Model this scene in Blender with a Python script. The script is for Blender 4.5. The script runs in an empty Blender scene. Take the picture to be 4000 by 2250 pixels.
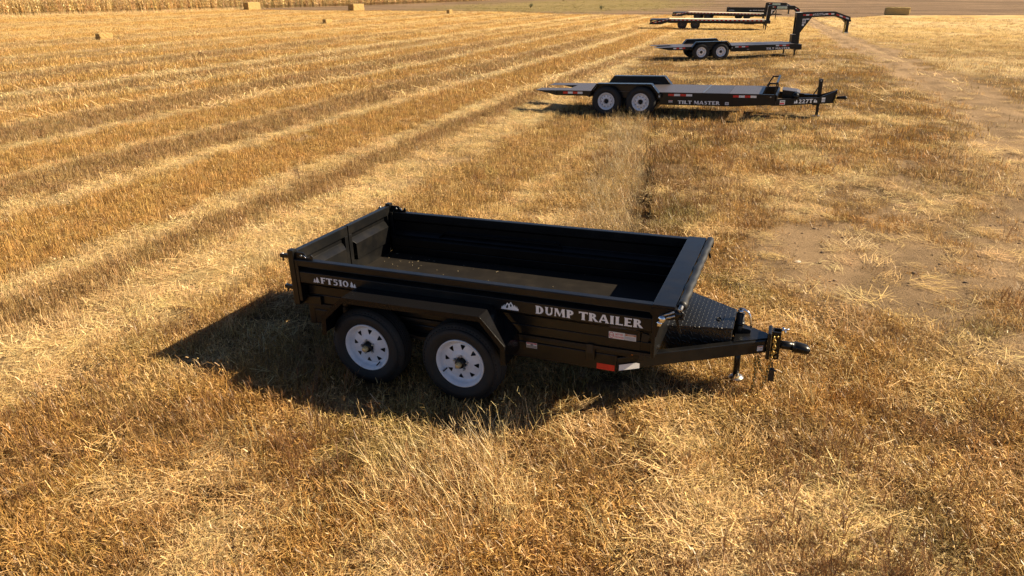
import bpy, bmesh, math, random
import numpy as np
from mathutils import Vector, Matrix
rnd = random.Random(7)
RNG = np.random.default_rng(11)
S = bpy.context.scene
COL = S.collection
R = math.radians

# ------------------------------------------------------------------ camera
CAM = (3.8807, -4.4926, 3.1444)
cd = bpy.data.cameras.new('camera'); cam = bpy.data.objects.new('camera', cd); COL.objects.link(cam)
cam.location = CAM
cam.rotation_euler = (math.pi/2 - 0.4079, 0, 0.3821)
cd.sensor_width = 36.0; cd.lens = 36.0*2707.5/4000.0
cd.clip_start = 0.05; cd.clip_end = 6000
S.camera = cam

# ------------------------------------------------------------------ sky and sun
SUN_EL = R(36.0); SUN_DIR = Vector((1.235, 0.56, 0)).normalized()   # horizontal direction towards the sun
w = bpy.data.worlds.new('World'); S.world = w; w.use_nodes = True
nt = w.node_tree; nt.nodes.clear()
out = nt.nodes.new('ShaderNodeOutputWorld'); bg = nt.nodes.new('ShaderNodeBackground'); sk = nt.nodes.new('ShaderNodeTexSky')
sk.sky_type = 'NISHITA'; sk.sun_disc = False; sk.sun_elevation = SUN_EL
sk.sun_rotation = math.atan2(SUN_DIR.x, SUN_DIR.y)
sk.air_density = 0.55; sk.dust_density = 0.15; sk.ozone_density = 1.0
bg.inputs['Strength'].default_value = 0.05
nt.links.new(sk.outputs[0], bg.inputs[0]); nt.links.new(bg.outputs[0], out.inputs[0])
ld = bpy.data.lights.new('sun', 'SUN'); sun = bpy.data.objects.new('sun', ld); COL.objects.link(sun)
ld.energy = 5.0; ld.angle = R(0.5); ld.color = (1.0, 0.83, 0.57)
to_sun = Vector((SUN_DIR.x*math.cos(SUN_EL), SUN_DIR.y*math.cos(SUN_EL), math.sin(SUN_EL)))
sun.rotation_euler = to_sun.to_track_quat('Z', 'Y').to_euler()
sun.location = (20, 10, 30)
S.view_settings.view_transform = 'Standard'; S.view_settings.look = 'None'
S.view_settings.exposure = 1.32; S.view_settings.gamma = 1.0
S.view_settings.use_curve_mapping = False
S.render.engine = 'CYCLES'
S.cycles.max_bounces = 5; S.cycles.diffuse_bounces = 2; S.cycles.transmission_bounces = 3; S.cycles.glossy_bounces = 3

# ------------------------------------------------------------------ material helpers
def new_mat(name):
    m = bpy.data.materials.new(name); m.use_nodes = True
    nt = m.node_tree; b = nt.nodes['Principled BSDF']
    return m, nt, b
def N(nt, t, **kw):
    n = nt.nodes.new(t)
    for k, v in kw.items(): setattr(n, k, v)
    return n
def mathn(nt, op, a, b=None):
    n = nt.nodes.new('ShaderNodeMath'); n.operation = op
    for i, v in enumerate((a, b)):
        if v is None: continue
        if isinstance(v, (int, float)): n.inputs[i].default_value = v
        else: nt.links.new(v, n.inputs[i])
    return n.outputs[0]
def noise(nt, scale, detail=4, rough=0.6, vec=None, out='Fac'):
    n = nt.nodes.new('ShaderNodeTexNoise'); n.inputs['Scale'].default_value = scale
    n.inputs['Detail'].default_value = detail; n.inputs['Roughness'].default_value = rough
    if vec is not None: nt.links.new(vec, n.inputs['Vector'])
    return n.outputs[out]
def ramp(nt, fac, stops):
    r = nt.nodes.new('ShaderNodeValToRGB'); e = r.color_ramp.elements
    while len(e) < len(stops): e.new(0.5)
    for i, (p, c) in enumerate(stops):
        e[i].position = p; e[i].color = tuple(c)+(1,) if len(c) == 3 else c
    nt.links.new(fac, r.inputs[0]); return r.outputs[0]
def mixc(nt, fac, a, b):
    n = nt.nodes.new('ShaderNodeMix'); n.data_type = 'RGBA'
    for i, v in ((0, fac), (6, a), (7, b)):
        if isinstance(v, (int, float)): n.inputs[i].default_value = v
        elif isinstance(v, (tuple, list)): n.inputs[i].default_value = tuple(v)+(1,) if len(v) == 3 else v
        else: nt.links.new(v, n.inputs[i])
    return n.outputs[2]
def bump(nt, b, h, strength=0.3, dist=0.01):
    n = nt.nodes.new('ShaderNodeBump'); n.inputs['Strength'].default_value = strength; n.inputs['Distance'].default_value = dist
    nt.links.new(h, n.inputs['Height']); nt.links.new(n.outputs[0], b.inputs['Normal'])
def objco(nt): return nt.nodes.new('ShaderNodeTexCoord').outputs['Object']

def paint(name, col, rough, spec=0.5, dust=0.15, coat=0.0):
    m, nt, b = new_mat(name); co = objco(nt)
    f = noise(nt, 6, 5, 0.65, co); f2 = noise(nt, 160, 2, 0.5, co)
    d = mathn(nt, 'MULTIPLY', ramp(nt, f, [(0.45, (0, 0, 0)), (0.8, (1, 1, 1))]), dust)
    sp = ramp(nt, f2, [(0.68, (0, 0, 0)), (0.74, (1, 1, 1))])
    d2 = mathn(nt, 'ADD', d, mathn(nt, 'MULTIPLY', sp, dust*0.5))
    nt.links.new(mixc(nt, d2, col, (0.16, 0.12, 0.075)), b.inputs['Base Color'])
    nt.links.new(mathn(nt, 'ADD', mathn(nt, 'MULTIPLY', f, 0.18), rough-0.08), b.inputs['Roughness'])
    b.inputs['Specular IOR Level'].default_value = spec
    b.inputs['Coat Weight'].default_value = coat; b.inputs['Coat Roughness'].default_value = 0.12
    bump(nt, b, noise(nt, 4, 3, 0.5, co), 0.22, 0.008)
    return m
def tread(name, col, p=0.042, rough=0.35, amt=1.0):
    m, nt, b = new_mat(name); co = objco(nt)
    sx = N(nt, 'ShaderNodeSeparateXYZ'); nt.links.new(co, sx.inputs[0])
    u = mathn(nt, 'ADD', sx.outputs[0], mathn(nt, 'MULTIPLY', sx.outputs[2], 0.7)); v = mathn(nt, 'ADD', sx.outputs[1], mathn(nt, 'MULTIPLY', sx.outputs[2], 0.7))
    u = mathn(nt, 'DIVIDE', u, p); v = mathn(nt, 'DIVIDE', v, p)
    par = mathn(nt, 'MODULO', mathn(nt, 'ADD', mathn(nt, 'FLOOR', u), mathn(nt, 'FLOOR', v)), 2.0)
    par = mathn(nt, 'ABSOLUTE', par)
    fu = mathn(nt, 'SUBTRACT', mathn(nt, 'FRACT', u), 0.5); fv = mathn(nt, 'SUBTRACT', mathn(nt, 'FRACT', v), 0.5)
    def bar(a, bb):   # a lozenge along a
        e = mathn(nt, 'ADD', mathn(nt, 'MULTIPLY', mathn(nt, 'ABSOLUTE', a), 1.0), mathn(nt, 'MULTIPLY', mathn(nt, 'ABSOLUTE', bb), 2.6))
        return mathn(nt, 'MAXIMUM', mathn(nt, 'SUBTRACT', 0.5, e), 0.0)
    A = bar(fu, fv); B = bar(fv, fu)
    h = mathn(nt, 'ADD', mathn(nt, 'MULTIPLY', A, par), mathn(nt, 'MULTIPLY', B, mathn(nt, 'SUBTRACT', 1.0, par)))
    h = mathn(nt, 'MINIMUM', h, 0.22)
    f = noise(nt, 5, 4, 0.6, co)
    nt.links.new(mixc(nt, mathn(nt, 'MULTIPLY', f, 0.02), col, (0.14, 0.11, 0.08)), b.inputs['Base Color'])
    b.inputs['Roughness'].default_value = rough; b.inputs['Specular IOR Level'].default_value = 0.18 if amt < 0.5 else 0.5
    bump(nt, b, h, amt, 0.012)
    return m
def plain(name, col, rough=0.5, metal=0.0, var=0.12, scale=14):
    m, nt, b = new_mat(name); co = objco(nt)
    f = noise(nt, scale, 4, 0.6, co)
    c2 = tuple(max(0, c*(1-var*2)) for c in col); c3 = tuple(min(1, c*(1+var)) for c in col)
    nt.links.new(ramp(nt, f, [(0.3, c2), (0.7, c3)]), b.inputs['Base Color'])
    b.inputs['Roughness'].default_value = rough; b.inputs['Metallic'].default_value = metal
    return m
M = {}
M['black'] = paint('black_paint', (0.005, 0.005, 0.0055), 0.30, 0.32, 0.05, 0.0)
M['black_dusty'] = paint('dusty_black_paint', (0.009, 0.0085, 0.008), 0.42, 0.35, 0.12)
M['floor_steel'] = paint('dusty_bed_floor', (0.012, 0.010, 0.0085), 0.5, 0.3, 0.05)
M['tread'] = tread('black_tread_plate', (0.006, 0.006, 0.007), 0.034, 0.33)
M['fender_tread'] = tread('fender_tread_plate', (0.005, 0.005, 0.006), 0.030, 0.20, 0.18)
M['deck_tread'] = tread('sky_tint_tread_deck', (0.075, 0.064, 0.066), 0.06, 0.38)  # grey-lilac of the reflected sky put into the base colour
M['deck_dark'] = tread('dark_tread_deck', (0.05, 0.043, 0.045), 0.06, 0.38)  # darker plate, same sky tint in its colour
M['white_rim'] = plain('white_rim_paint', (0.66, 0.68, 0.73), 0.35, 0, 0.05, 20)
M['dark_rim'] = plain('dark_rim_paint', (0.035, 0.035, 0.038), 0.45)
M['chrome'] = plain('bright_zinc', (0.75, 0.75, 0.76), 0.12, 1.0, 0.05)
M['steel'] = plain('zinc_steel', (0.45, 0.44, 0.42), 0.35, 1.0, 0.1)
M['gold'] = plain('yellow_zinc_chain', (0.50, 0.35, 0.12), 0.42, 1.0, 0.15, 60)
M['brass'] = plain('brass_cap', (0.60, 0.46, 0.22), 0.4, 0.35, 0.15, 40)
M['decal'] = plain('silver_white_decal', (0.80, 0.79, 0.79), 0.4, 0, 0.03)
M['sticker'] = plain('white_sticker', (0.74, 0.72, 0.70), 0.45, 0, 0.03)
M['grey_print'] = plain('grey_print', (0.30, 0.29, 0.29), 0.5)
M['red'] = plain('red_reflector', (0.60, 0.020, 0.015), 0.3, 0, 0.08)
M['redprint'] = plain('red_print', (0.62, 0.03, 0.05), 0.5, 0, 0.05)
M['orangeprint'] = plain('rust_print', (0.42, 0.14, 0.04), 0.5, 0, 0.05)
M['white'] = plain('white_reflector', (0.76, 0.75, 0.74), 0.35, 0, 0.03)
M['amber'] = plain('amber_lens', (0.45, 0.13, 0.02), 0.25)
M['teal'] = plain('pale_teal_banner', (0.45, 0.55, 0.54), 0.5)
M['green'] = plain('green_print', (0.12, 0.35, 0.22), 0.5)
M['wood'] = plain('pale_wood_deck', (0.72, 0.60, 0.44), 0.7, 0, 0.15, 3)
M['vinyl'] = plain('black_tarp_vinyl', (0.008, 0.008, 0.009), 0.5, 0, 0.2)
def rubber():
    m, nt, b = new_mat('tyre_rubber'); co = objco(nt)
    f = noise(nt, 11, 5, 0.65, co)
    nt.links.new(ramp(nt, f, [(0.35, (0.007, 0.007, 0.007)), (0.62, (0.012, 0.011, 0.010)), (0.85, (0.035, 0.027, 0.019))]), b.inputs['Base Color'])
    b.inputs['Roughness'].default_value = 0.72
    bump(nt, b, noise(nt, 90, 3, 0.6, co), 0.25, 0.004); return m
M['rubber'] = rubber()
def haymat(name, a, bcol):
    m, nt, b = new_mat(name); co = objco(nt)
    mp = N(nt, 'ShaderNodeMapping'); mp.inputs['Scale'].default_value = (6, 22, 30); nt.links.new(co, mp.inputs[0])
    f = noise(nt, 1.6, 7, 0.72, mp.outputs[0]); f2 = noise(nt, 3, 3, 0.6, co)
    c = ramp(nt, f, [(0.3, tuple(x*0.45 for x in a)), (0.5, a), (0.72, bcol)])
    nt.links.new(mixc(nt, mathn(nt, 'MULTIPLY', f2, 0.35), c, (0.30, 0.20, 0.08)), b.inputs['Base Color'])
    b.inputs['Roughness'].default_value = 0.9; bump(nt, b, f, 1.0, 0.05); return m
M['hay'] = haymat('baled_straw', (0.40, 0.26, 0.09), (0.55, 0.38, 0.15))
M['hay_dark'] = haymat('weathered_straw', (0.48, 0.34, 0.13), (0.66, 0.48, 0.21))
M['twine'] = plain('twine', (0.28, 0.18, 0.07), 0.8)

# ------------------------------------------------------------------ mesh builder
class MB:
    def __init__(s): s.v = []; s.f = []; s.sm = []
    def add(s, vs, fs, smooth=False):
        o = len(s.v); s.v += [tuple(v) for v in vs]; s.f += [tuple(i+o for i in f) for f in fs]; s.sm += [smooth]*len(fs); return s
    def box(s, x0, x1, y0, y1, z0, z1):
        return s.add([(x0,y0,z0),(x1,y0,z0),(x1,y1,z0),(x0,y1,z0),(x0,y0,z1),(x1,y0,z1),(x1,y1,z1),(x0,y1,z1)],
            [(0,3,2,1),(4,5,6,7),(0,1,5,4),(1,2,6,5),(2,3,7,6),(3,0,4,7)])
    def prism(s, poly, a0, a1, axis='y'):
        """closed polygon in the plane across axis, extruded from a0 to a1"""
        n = len(poly)
        def P(p, a):
            return {'y': (p[0], a, p[1]), 'x': (a, p[0], p[1]), 'z': (p[0], p[1], a)}[axis]
        vs = [P(p, a0) for p in poly]+[P(p, a1) for p in poly]
        area = sum(poly[i][0]*poly[(i+1) % n][1]-poly[(i+1) % n][0]*poly[i][1] for i in range(n))
        ccw = area > 0
        f0 = tuple(range(n)); f1 = tuple(range(2*n-1, n-1, -1))
        flip = (ccw if axis in ('x', 'z') else not ccw)
        if (a1 < a0): flip = not flip
        fs = [f0[::-1] if flip else f0, f1[::-1] if flip else f1]
        for i in range(n):
            j = (i+1) % n; q = (i, j, n+j, n+i)
            fs.append(q if flip else q[::-1])
        return s.add(vs, fs)
    def beam(s, a, b, wd, ht, up=(0,0,1)):
        """square-cut bar from a to b"""
        a = Vector(a); b = Vector(b); d = (b-a).normalized(); u = Vector(up)
        sd = d.cross(u).normalized(); u = sd.cross(d).normalized()
        vs = []
        for p in (a, b):
            for i, j in ((-1,-1),(1,-1),(1,1),(-1,1)): vs.append(p+sd*(i*wd/2)+u*(j*ht/2))
        return s.add(vs, [(0,1,2,3),(7,6,5,4),(4,5,1,0),(5,6,2,1),(6,7,3,2),(7,4,0,3)])
    def tube(s, path, r, n=10, closed=False, caps=True):
        P = [Vector(p) for p in path]; m = len(P); vs = []; fs = []
        rr = r if isinstance(r, (list, tuple)) else [r]*m
        u = None
        for i, p in enumerate(P):
            if closed: t = (P[(i+1) % m]-P[i-1]).normalized()
            else: t = (P[min(i+1, m-1)]-P[max(i-1, 0)]).normalized()
            if u is None:
                u = t.cross(Vector((0,0,1)) if abs(t.z) < 0.9 else Vector((1,0,0))).normalized()
            else: u = (u-t*u.dot(t)).normalized()
            v = t.cross(u)
            for k in range(n):
                a = 2*math.pi*k/n; vs.append(p+(u*math.cos(a)+v*math.sin(a))*rr[i])
        for i in range(m if closed else m-1):
            j = (i+1) % m
            for k in range(n):
                l = (k+1) % n; fs.append((i*n+k, i*n+l, j*n+l, j*n+k))
        if caps and not closed: fs += [tuple(range(n))[::-1], tuple((m-1)*n+k for k in range(n))]
        return s.add(vs, fs, True)
    def lathe(s, prof, n=40, c=(0,0,0), smooth=True, closed=False):
        """profile (r, y) turned round the y axis"""
        vs = []; fs = []; m = len(prof)
        for r, y in prof:
            for k in range(n):
                a = 2*math.pi*k/n; vs.append((c[0]+r*math.cos(a), c[1]+y, c[2]+r*math.sin(a)))
        for i in range(m if closed else m-1):
            j = (i+1) % m
            for k in range(n):
                l = (k+1) % n; fs.append((i*n+k, i*n+l, j*n+l, j*n+k))
        return s.add(vs, fs, smooth)
    def cylz(s, x, y, z0, z1, r, n=14):
        return s.tube([(x,y,z0),(x,y,z1)], r, n)
    def mesh(s, name):
        me = bpy.data.meshes.new(name); me.from_pydata(s.v, [], s.f)
        me.polygons.foreach_set('use_smooth', s.sm); me.update(); return me
    def build(s, name, mat, parent=None, bev=0.0, loc=None, off=None):
        me = s.mesh(name)
        if off is not None: me.transform(Matrix.Translation(off))
        me.materials.append(mat)
        o = bpy.data.objects.new(name, me); COL.objects.link(o)
        if parent is not None: o.parent = parent
        if loc is not None: o.location = loc
        if bev:
            b = o.modifiers.new('bevel', 'BEVEL'); b.width = bev; b.segments = 2; b.limit_method = 'ANGLE'; b.angle_limit = R(35)
        return o
def empty(name, loc=(0,0,0), rot=(0,0,0)):
    o = bpy.data.objects.new(name, None); COL.objects.link(o); o.location = loc; o.rotation_euler = rot
    o.empty_display_size = 0.3; return o
def tag(o, label=None, cat=None, group=None, kind=None):
    if label: o['label'] = label
    if cat: o['category'] = cat
    if group: o['group'] = group
    if kind: o['kind'] = kind
    return o

# ------------------------------------------------------------------ numpy noise
_perm = np.random.default_rng(3).random((256, 256))
def vnoise(x, y):
    xi = np.floor(x).astype(int); yi = np.floor(y).astype(int); fx = x-xi; fy = y-yi
    fx = fx*fx*(3-2*fx); fy = fy*fy*(3-2*fy)
    a = _perm[xi & 255, yi & 255]; b = _perm[(xi+1) & 255, yi & 255]; c = _perm[xi & 255, (yi+1) & 255]; d = _perm[(xi+1) & 255, (yi+1) & 255]
    return (a*(1-fx)+b*fx)*(1-fy)+(c*(1-fx)+d*fx)*fy
def fbm(x, y, s=1.0, oc=4):
    t = 0; a = 0.5; n = 0
    for i in range(oc):
        t = t+a*vnoise(x*s+17.3*i, y*s-9.1*i); n += a; a *= 0.5; s *= 2.05
    return t/n
def sst(x, a, b):
    t = np.clip((x-a)/(b-a), 0, 1); return t*t*(3-2*t)

# ------------------------------------------------------------------ terrain and land-use zones
def height(x, y):
    x = np.asarray(x, float); y = np.asarray(y, float)
    h = 0.11*sst(x, 2.2, 3.9)*np.exp(-((y-1.5)/6.0)**2)
    h = h+0.030*np.clip(x+0.6, 0, 6)*sst(y, 6, 11)*(1-sst(y, 26, 44))*(1-sst(x, 7, 16))
    h = h+0.13*np.exp(-(((x-3.9)/3.2)**2+((y-33.5)/4.5)**2))
    d = np.hypot(x-CAM[0], y-CAM[1])
    amp = sst(np.hypot(x-1.5, y-0.5), 2.4, 5.0)
    h = h+amp*0.05*(fbm(x, y, 0.35, 3)-0.5)+0.035*(fbm(x+50, y, 1.7, 3)-0.5)*(0.35+0.65*amp)
    tr, bare = track(x, y)
    rut = np.exp(-((tr-0.25)/0.11)**2)+np.exp(-((tr-0.72)/0.11)**2)
    h = h-0.05*rut*sst(y, 2, 12)
    h = h-0.12*sst(y, 3.8, 5)*(1-sst(y, 12, 13.5))*(1-sst(np.abs(x-xrut(y)), 0.05, 0.22))
    h = h+sst(d, 140, 420)*5.0
    return h
_TLy = [-8, 0, 3.0, 3.6, 4.5, 5.6, 7.1, 9.0, 14, 16, 23, 30, 40, 81, 140, 400]
_TLx = [8.5, 7.4, 6.6, 6.25, 5.95, 5.7, 6.0, 6.9, 7.1, 7.4, 7.3, 6.5, 5.7, 3.2, -2, -30]
_TRx = [13, 12, 11.5, 11.4, 11.3, 11.2, 11, 11, 10.8, 10.6, 10.0, 9.2, 8.5, 4.9, 1.0, -24]
def track(x, y):
    l = np.interp(y, _TLy, _TLx); r = np.interp(y, _TLy, _TRx)
    t = (x-l)/(r-l)
    wob = (fbm(x, y, 0.6, 4)-0.5)*0.75
    bare = sst(t+wob, -0.12, 0.26)*(1-sst(t+wob, 0.74, 1.1))
    return t, bare
_PEx = [-400, -61, -41, -27, -20, -13, 8.4, 12.7, 29, 120, 400]
_PEy = [60, 93.5, 98, 90.5, 90, 93, 91, 102, 109, 150, 260]
def corn_x(y): return np.interp(y, [0, 61, 101, 171, 200, 420], [-90, -87.5, -84, -71, -69, -60])
# pale swaths of the field: (row coordinate, half width, strength); gaps between them alternate brown and orange
STRIPES = [(-0.05, .30, .6), (-2.50, .58, 1.0), (-4.15, .32, .95), (-6.85, .38, 1.0), (-9.0, .22, .6), (-11.6, .38, .9), (-14.1, .25, .55), (-16.4, .5, .5), (-19.2, .7, .8),
    (-22.6, .4, .35), (-25.3, .6, .5), (-29.0, .5, .4), (-32.2, .7, .6), (-37.5, .8, .45), (-42.0, .6, .35), (-47.0, .9, .4), (-53.0, .8, .3), (-60.0, 1.1, .35), (-68.0, 1.0, .3), (-78.0, 1.2, .3), (-90.0, 1.2, .3)]
GAPS = [0.45, 0.0, 1.0, 0.1, 1.0, 0.05, 0.9, 0.3, 1.0, 0.1, 0.9, 0.4, 1.0, 0.0, 0.9, 0.5, 0.8, 0.3, 0.9, 0.4, 0.6]
def xrut(y): return 1.98-0.18*(np.asarray(y)-5.2)
def zones(x, y):
    x = np.asarray(x, float); y = np.asarray(y, float)
    z = {}
    tr, bare = track(x, y)
    n = fbm(x, y, 0.9, 4); n2 = fbm(x+31, y-12, 2.6, 3)
    pe = np.interp(x, _PEx, _PEy)+(fbm(x, y, 0.12, 3)-0.5)*2.5
    plow = sst(y-pe, -0.8, 0.8)
    corn = 1-sst(x-corn_x(y), -1.0, 0.5)
    patch = 1-sst(np.hypot((x-4.7)/1.35, (y-4.35)/1.6)+(n-0.5)*0.9, 0.85, 1.2)
    mixed = (1-sst(np.hypot((x-6.3)/2.2, (y-6.0)/4.4)+(n-0.5)*1.0, 0.6, 1.4))*0.95
    dirt = np.clip(np.maximum(np.maximum(bare*(0.88+0.3*sst(n, 0.3, 0.65)), patch), mixed*(0.45+0.55*sst(n2, 0.38, 0.58))), 0, 1)*(1-plow)
    # small bare scrapes in the rough grass
    dirt = np.maximum(dirt, 0.7*sst(fbm(x+80, y+5, 1.1, 3), 0.66, 0.76)*(1-plow))
    edge = np.interp(y, [-10, -2, 0, 3, 5, 9, 13, 16, 38, 95, 400], [-1.9, -1.8, -1.6, -1.1, 0.25, 0.3, -0.6, -2.0, -4.2, -8, -30])
    field = (1-sst(x-edge+(n-0.5)*1.1, -0.5, 0.5))*(1-plow)
    xr = x+0.03*y+(fbm(x, y*0.35, 0.16, 2)-0.5)*0.6+(n2-0.5)*0.4
    pale = np.zeros_like(x); hue = np.full_like(x, 0.5)
    for i, (c, hw, stg) in enumerate(STRIPES):
        pale = np.maximum(pale, stg*(1-sst(np.abs(xr-c), hw*0.5, hw*1.4)))
        c2 = STRIPES[i+1][0] if i+1 < len(STRIPES) else -140.0
        mid = sst(xr, c2-.25, c2+.25)*(1-sst(xr, c-.25, c+.25)); hue = hue*(1-mid)+GAPS[i]*mid
    far = sst(np.hypot(x-CAM[0], y-CAM[1]), 38, 60)
    z['pale'] = pale*field*(0.45+0.55*sst(n, 0.25, 0.6))*(1-0.45*far)
    z['orange'] = field*sst(hue, 0.3, 0.8)*(1-pale)
    z['brown'] = field*(1-sst(hue, 0.15, 0.6))*(1-pale)*(1-0.35*far)
    # wheel-run straw swath beside the near trailer and pale straw lying in the foreground
    z['litter'] = np.clip(sst(fbm(x-7, y+3, 1.0, 4), 0.56, 0.68), 0, 1)*(1-field)*(1-plow)
    z['field'] = field; z['plow'] = plow; z['corn'] = corn; z['dirt'] = dirt; z['bare'] = bare; z['n'] = n
    z['right'] = sst(tr, 0.95, 1.1)*(1-plow)
    z['weedy'] = plow*np.clip(1-sst(np.hypot((x+40)/26, (y-140)/55)+(n-0.5)*0.8, 0.6, 1.1), 0, 1)
    z['tall'] = np.maximum(0.8*np.clip(1-sst(np.hypot((x-2.15)/0.62, (y+1.25)/0.75)+(n-0.5)*1.2, 0.45, 1.1), 0, 1),
        0.95*sst(y, 3.6, 4.8)*(1-sst(y, 12.5, 14))*(1-sst(np.abs(x-(xrut(y)-0.52)+(n-.5)*.5+(n2-.5)*.3), 0.22, 0.62)))
    z['rut'] = sst(y, 3.6, 5)*(1-sst(y+(n-.5)*4, 8.5, 10.5))*(0.55+0.45*sst(n, .35, .55))*(1-sst(np.abs(x-xrut(y)+(n2-.5)*.35), 0.10, 0.28))
    z['rutside'] = 0.75*sst(y, 3.8, 5.2)*(1-sst(y+(n-.5)*4, 8.5, 12))*(1-sst(np.abs(x-xrut(y)-0.40+(n-.5)*.6), 0.15, 0.85))
    return z

C = lambda *c: np.array(c)
PALE = C(.72, .54, .28); STRAW = C(.60, .40, .15); ORANGE = C(.50, .28, .075); BROWN = C(.30, .175, .068); GREYB = C(.42, .29, .14)
OLIVE = C(.21, .19, .06); SOIL = C(.36, .243, .138); SOILD = C(.085, .055, .03); PLOW = C(.185, .122, .075); REDW = C(.20, .085, .04)
def L3(a, b, t): return a+(b-a)*np.asarray(t)[..., None]
def ground_color(x, y, z):
    n = z['n']; n3 = fbm(x, y, 5.5, 3)
    c = L3(np.broadcast_to(SOILD*1.25, x.shape+(3,)), ORANGE*0.45, sst(n3, 0.3, 0.7)*0.8)  # soil under the tufts darkened so the gaps look shadowed
    c = L3(c, BROWN*0.8, z['brown']*0.6); c = L3(c, ORANGE*0.6, z['orange']*0.5)
    c = L3(c, PALE*0.78, np.clip(z['pale']*0.8+z['litter']*0.45, 0, 1))
    d = np.hypot(x-CAM[0], y-CAM[1]); far = sst(d, 30, 70)*(1-z['plow'])
    fc = L3(np.broadcast_to(STRAW*0.92, x.shape+(3,)), ORANGE*0.95, np.clip(0.5*z['orange']+0.2*(n-0.5), 0, 1)); fc = L3(fc, GREYB, z['brown']*0.55); fc = L3(fc, PALE, z['pale'])
    c = L3(c, fc, far*0.85)
    c = L3(c, PALE*0.85, z['right']*sst(fbm(x, y, 0.2, 3), 0.35, 0.7)*0.7)
    c = L3(c, L3(np.broadcast_to(SOIL, x.shape+(3,)), SOIL*0.72, sst(fbm(x, y, 1.8, 4), 0.4, 0.7)), np.clip(z['dirt']*1.15, 0, 1))
    pf = PLOW*(0.80+0.4*fbm(x*0.6, y, 0.25, 3))[..., None]
    # curved cultivator passes in the ploughed ground
    ang = np.hypot(x+8, (y-60)*0.55)
    pf = pf*(1+0.16*(sst(vnoise(ang*1.1, ang*0+3), 0.55, 0.8)-0.35))[..., None]
    pf = pf*(0.72+0.56*sst(fbm(x*0.05, y*1.0, 0.9, 3), 0.3, 0.7))[..., None]
    pf = L3(pf, PLOW*1.7, z['bare']*0.6)
    pf = L3(pf, OLIVE*0.9+C(.04, .01, .0), z['weedy']*0.6)
    c = L3(c, pf, z['plow'])
    c = L3(c, SOILD*.6, np.clip(z['rut']*1.3, 0, 1))
    return np.clip(c, 0, 1)

def graded(a, b, lo, hi, fine, growth):
    pts = list(np.arange(lo, hi, fine)); s = fine; p = hi
    while p < b: pts.append(p); s *= growth; p += s
    pts.append(b); s = fine; p = lo
    left = []
    while p > a: s *= growth; p -= s; left.append(max(p, a))
    return np.array(sorted(set(left+pts)))
gx = graded(-1500, 1500, -5.5, 8.5, 0.055, 1.022); gy = graded(-60, 2500, -3.2, 8.0, 0.055, 1.018)
GX, GY = np.meshgrid(gx, gy)
Z = zones(GX, GY); GH = height(GX, GY)
near = 1-sst(np.hypot(GX-CAM[0], GY-CAM[1]), 14, 24)
GH = GH+near*(0.022*(fbm(GX, GY, 9, 2)-0.5)*(1-0.55*Z['dirt']))
ny, nx = GX.shape
me = bpy.data.meshes.new('ground')
idx = np.arange(nx*ny).reshape(ny, nx)
quads = np.stack([idx[:-1, :-1], idx[:-1, 1:], idx[1:, 1:], idx[1:, :-1]], -1).reshape(-1, 4)
me.vertices.add(nx*ny); me.vertices.foreach_set('co', np.stack([GX, GY, GH], -1).ravel())
me.loops.add(quads.size); me.loops.foreach_set('vertex_index', quads.ravel())
me.polygons.add(len(quads)); me.polygons.foreach_set('loop_start', np.arange(0, quads.size, 4)); me.polygons.foreach_set('loop_total', np.full(len(quads), 4))
me.polygons.foreach_set('use_smooth', np.ones(len(quads), bool)); me.update()
ca = me.attributes.new('soil_tint', 'FLOAT_COLOR', 'POINT')
ca.data.foreach_set('color', np.concatenate([ground_color(GX, GY, Z), np.ones((ny, nx, 1))], -1).ravel())
ground = bpy.data.objects.new('ground', me); COL.objects.link(ground); tag(ground, kind='structure')
def ground_mat():
    m, nt, b = new_mat('field_soil'); co = objco(nt)
    a = N(nt, 'ShaderNodeAttribute', attribute_name='soil_tint')
    f = noise(nt, 60, 6, 0.8, co); f2 = noise(nt, 3.1, 6, 0.7, co); f3 = noise(nt, 0.35, 5, 0.65, co)
    k = mathn(nt, 'ADD', mathn(nt, 'MULTIPLY', mathn(nt, 'SUBTRACT', f, 0.25), 1.8), mathn(nt, 'ADD', mathn(nt, 'MULTIPLY', f2, 0.55), mathn(nt, 'MULTIPLY', f3, 0.3)))
    k = mathn(nt, 'ADD', k, 0.12)
    sc = N(nt, 'ShaderNodeVectorMath', operation='SCALE'); nt.links.new(a.outputs['Color'], sc.inputs[0]); nt.links.new(k, sc.inputs['Scale'])
    nt.links.new(sc.outputs[0], b.inputs['Base Color']); b.inputs['Roughness'].default_value = 0.95
    b.inputs['Specular IOR Level'].default_value = 0.1
    h = mathn(nt, 'ADD', f, mathn(nt, 'MULTIPLY', f2, 1.5)); bump(nt, b, h, 1.0, 0.06); return m
me.materials.append(ground_mat())

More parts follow.
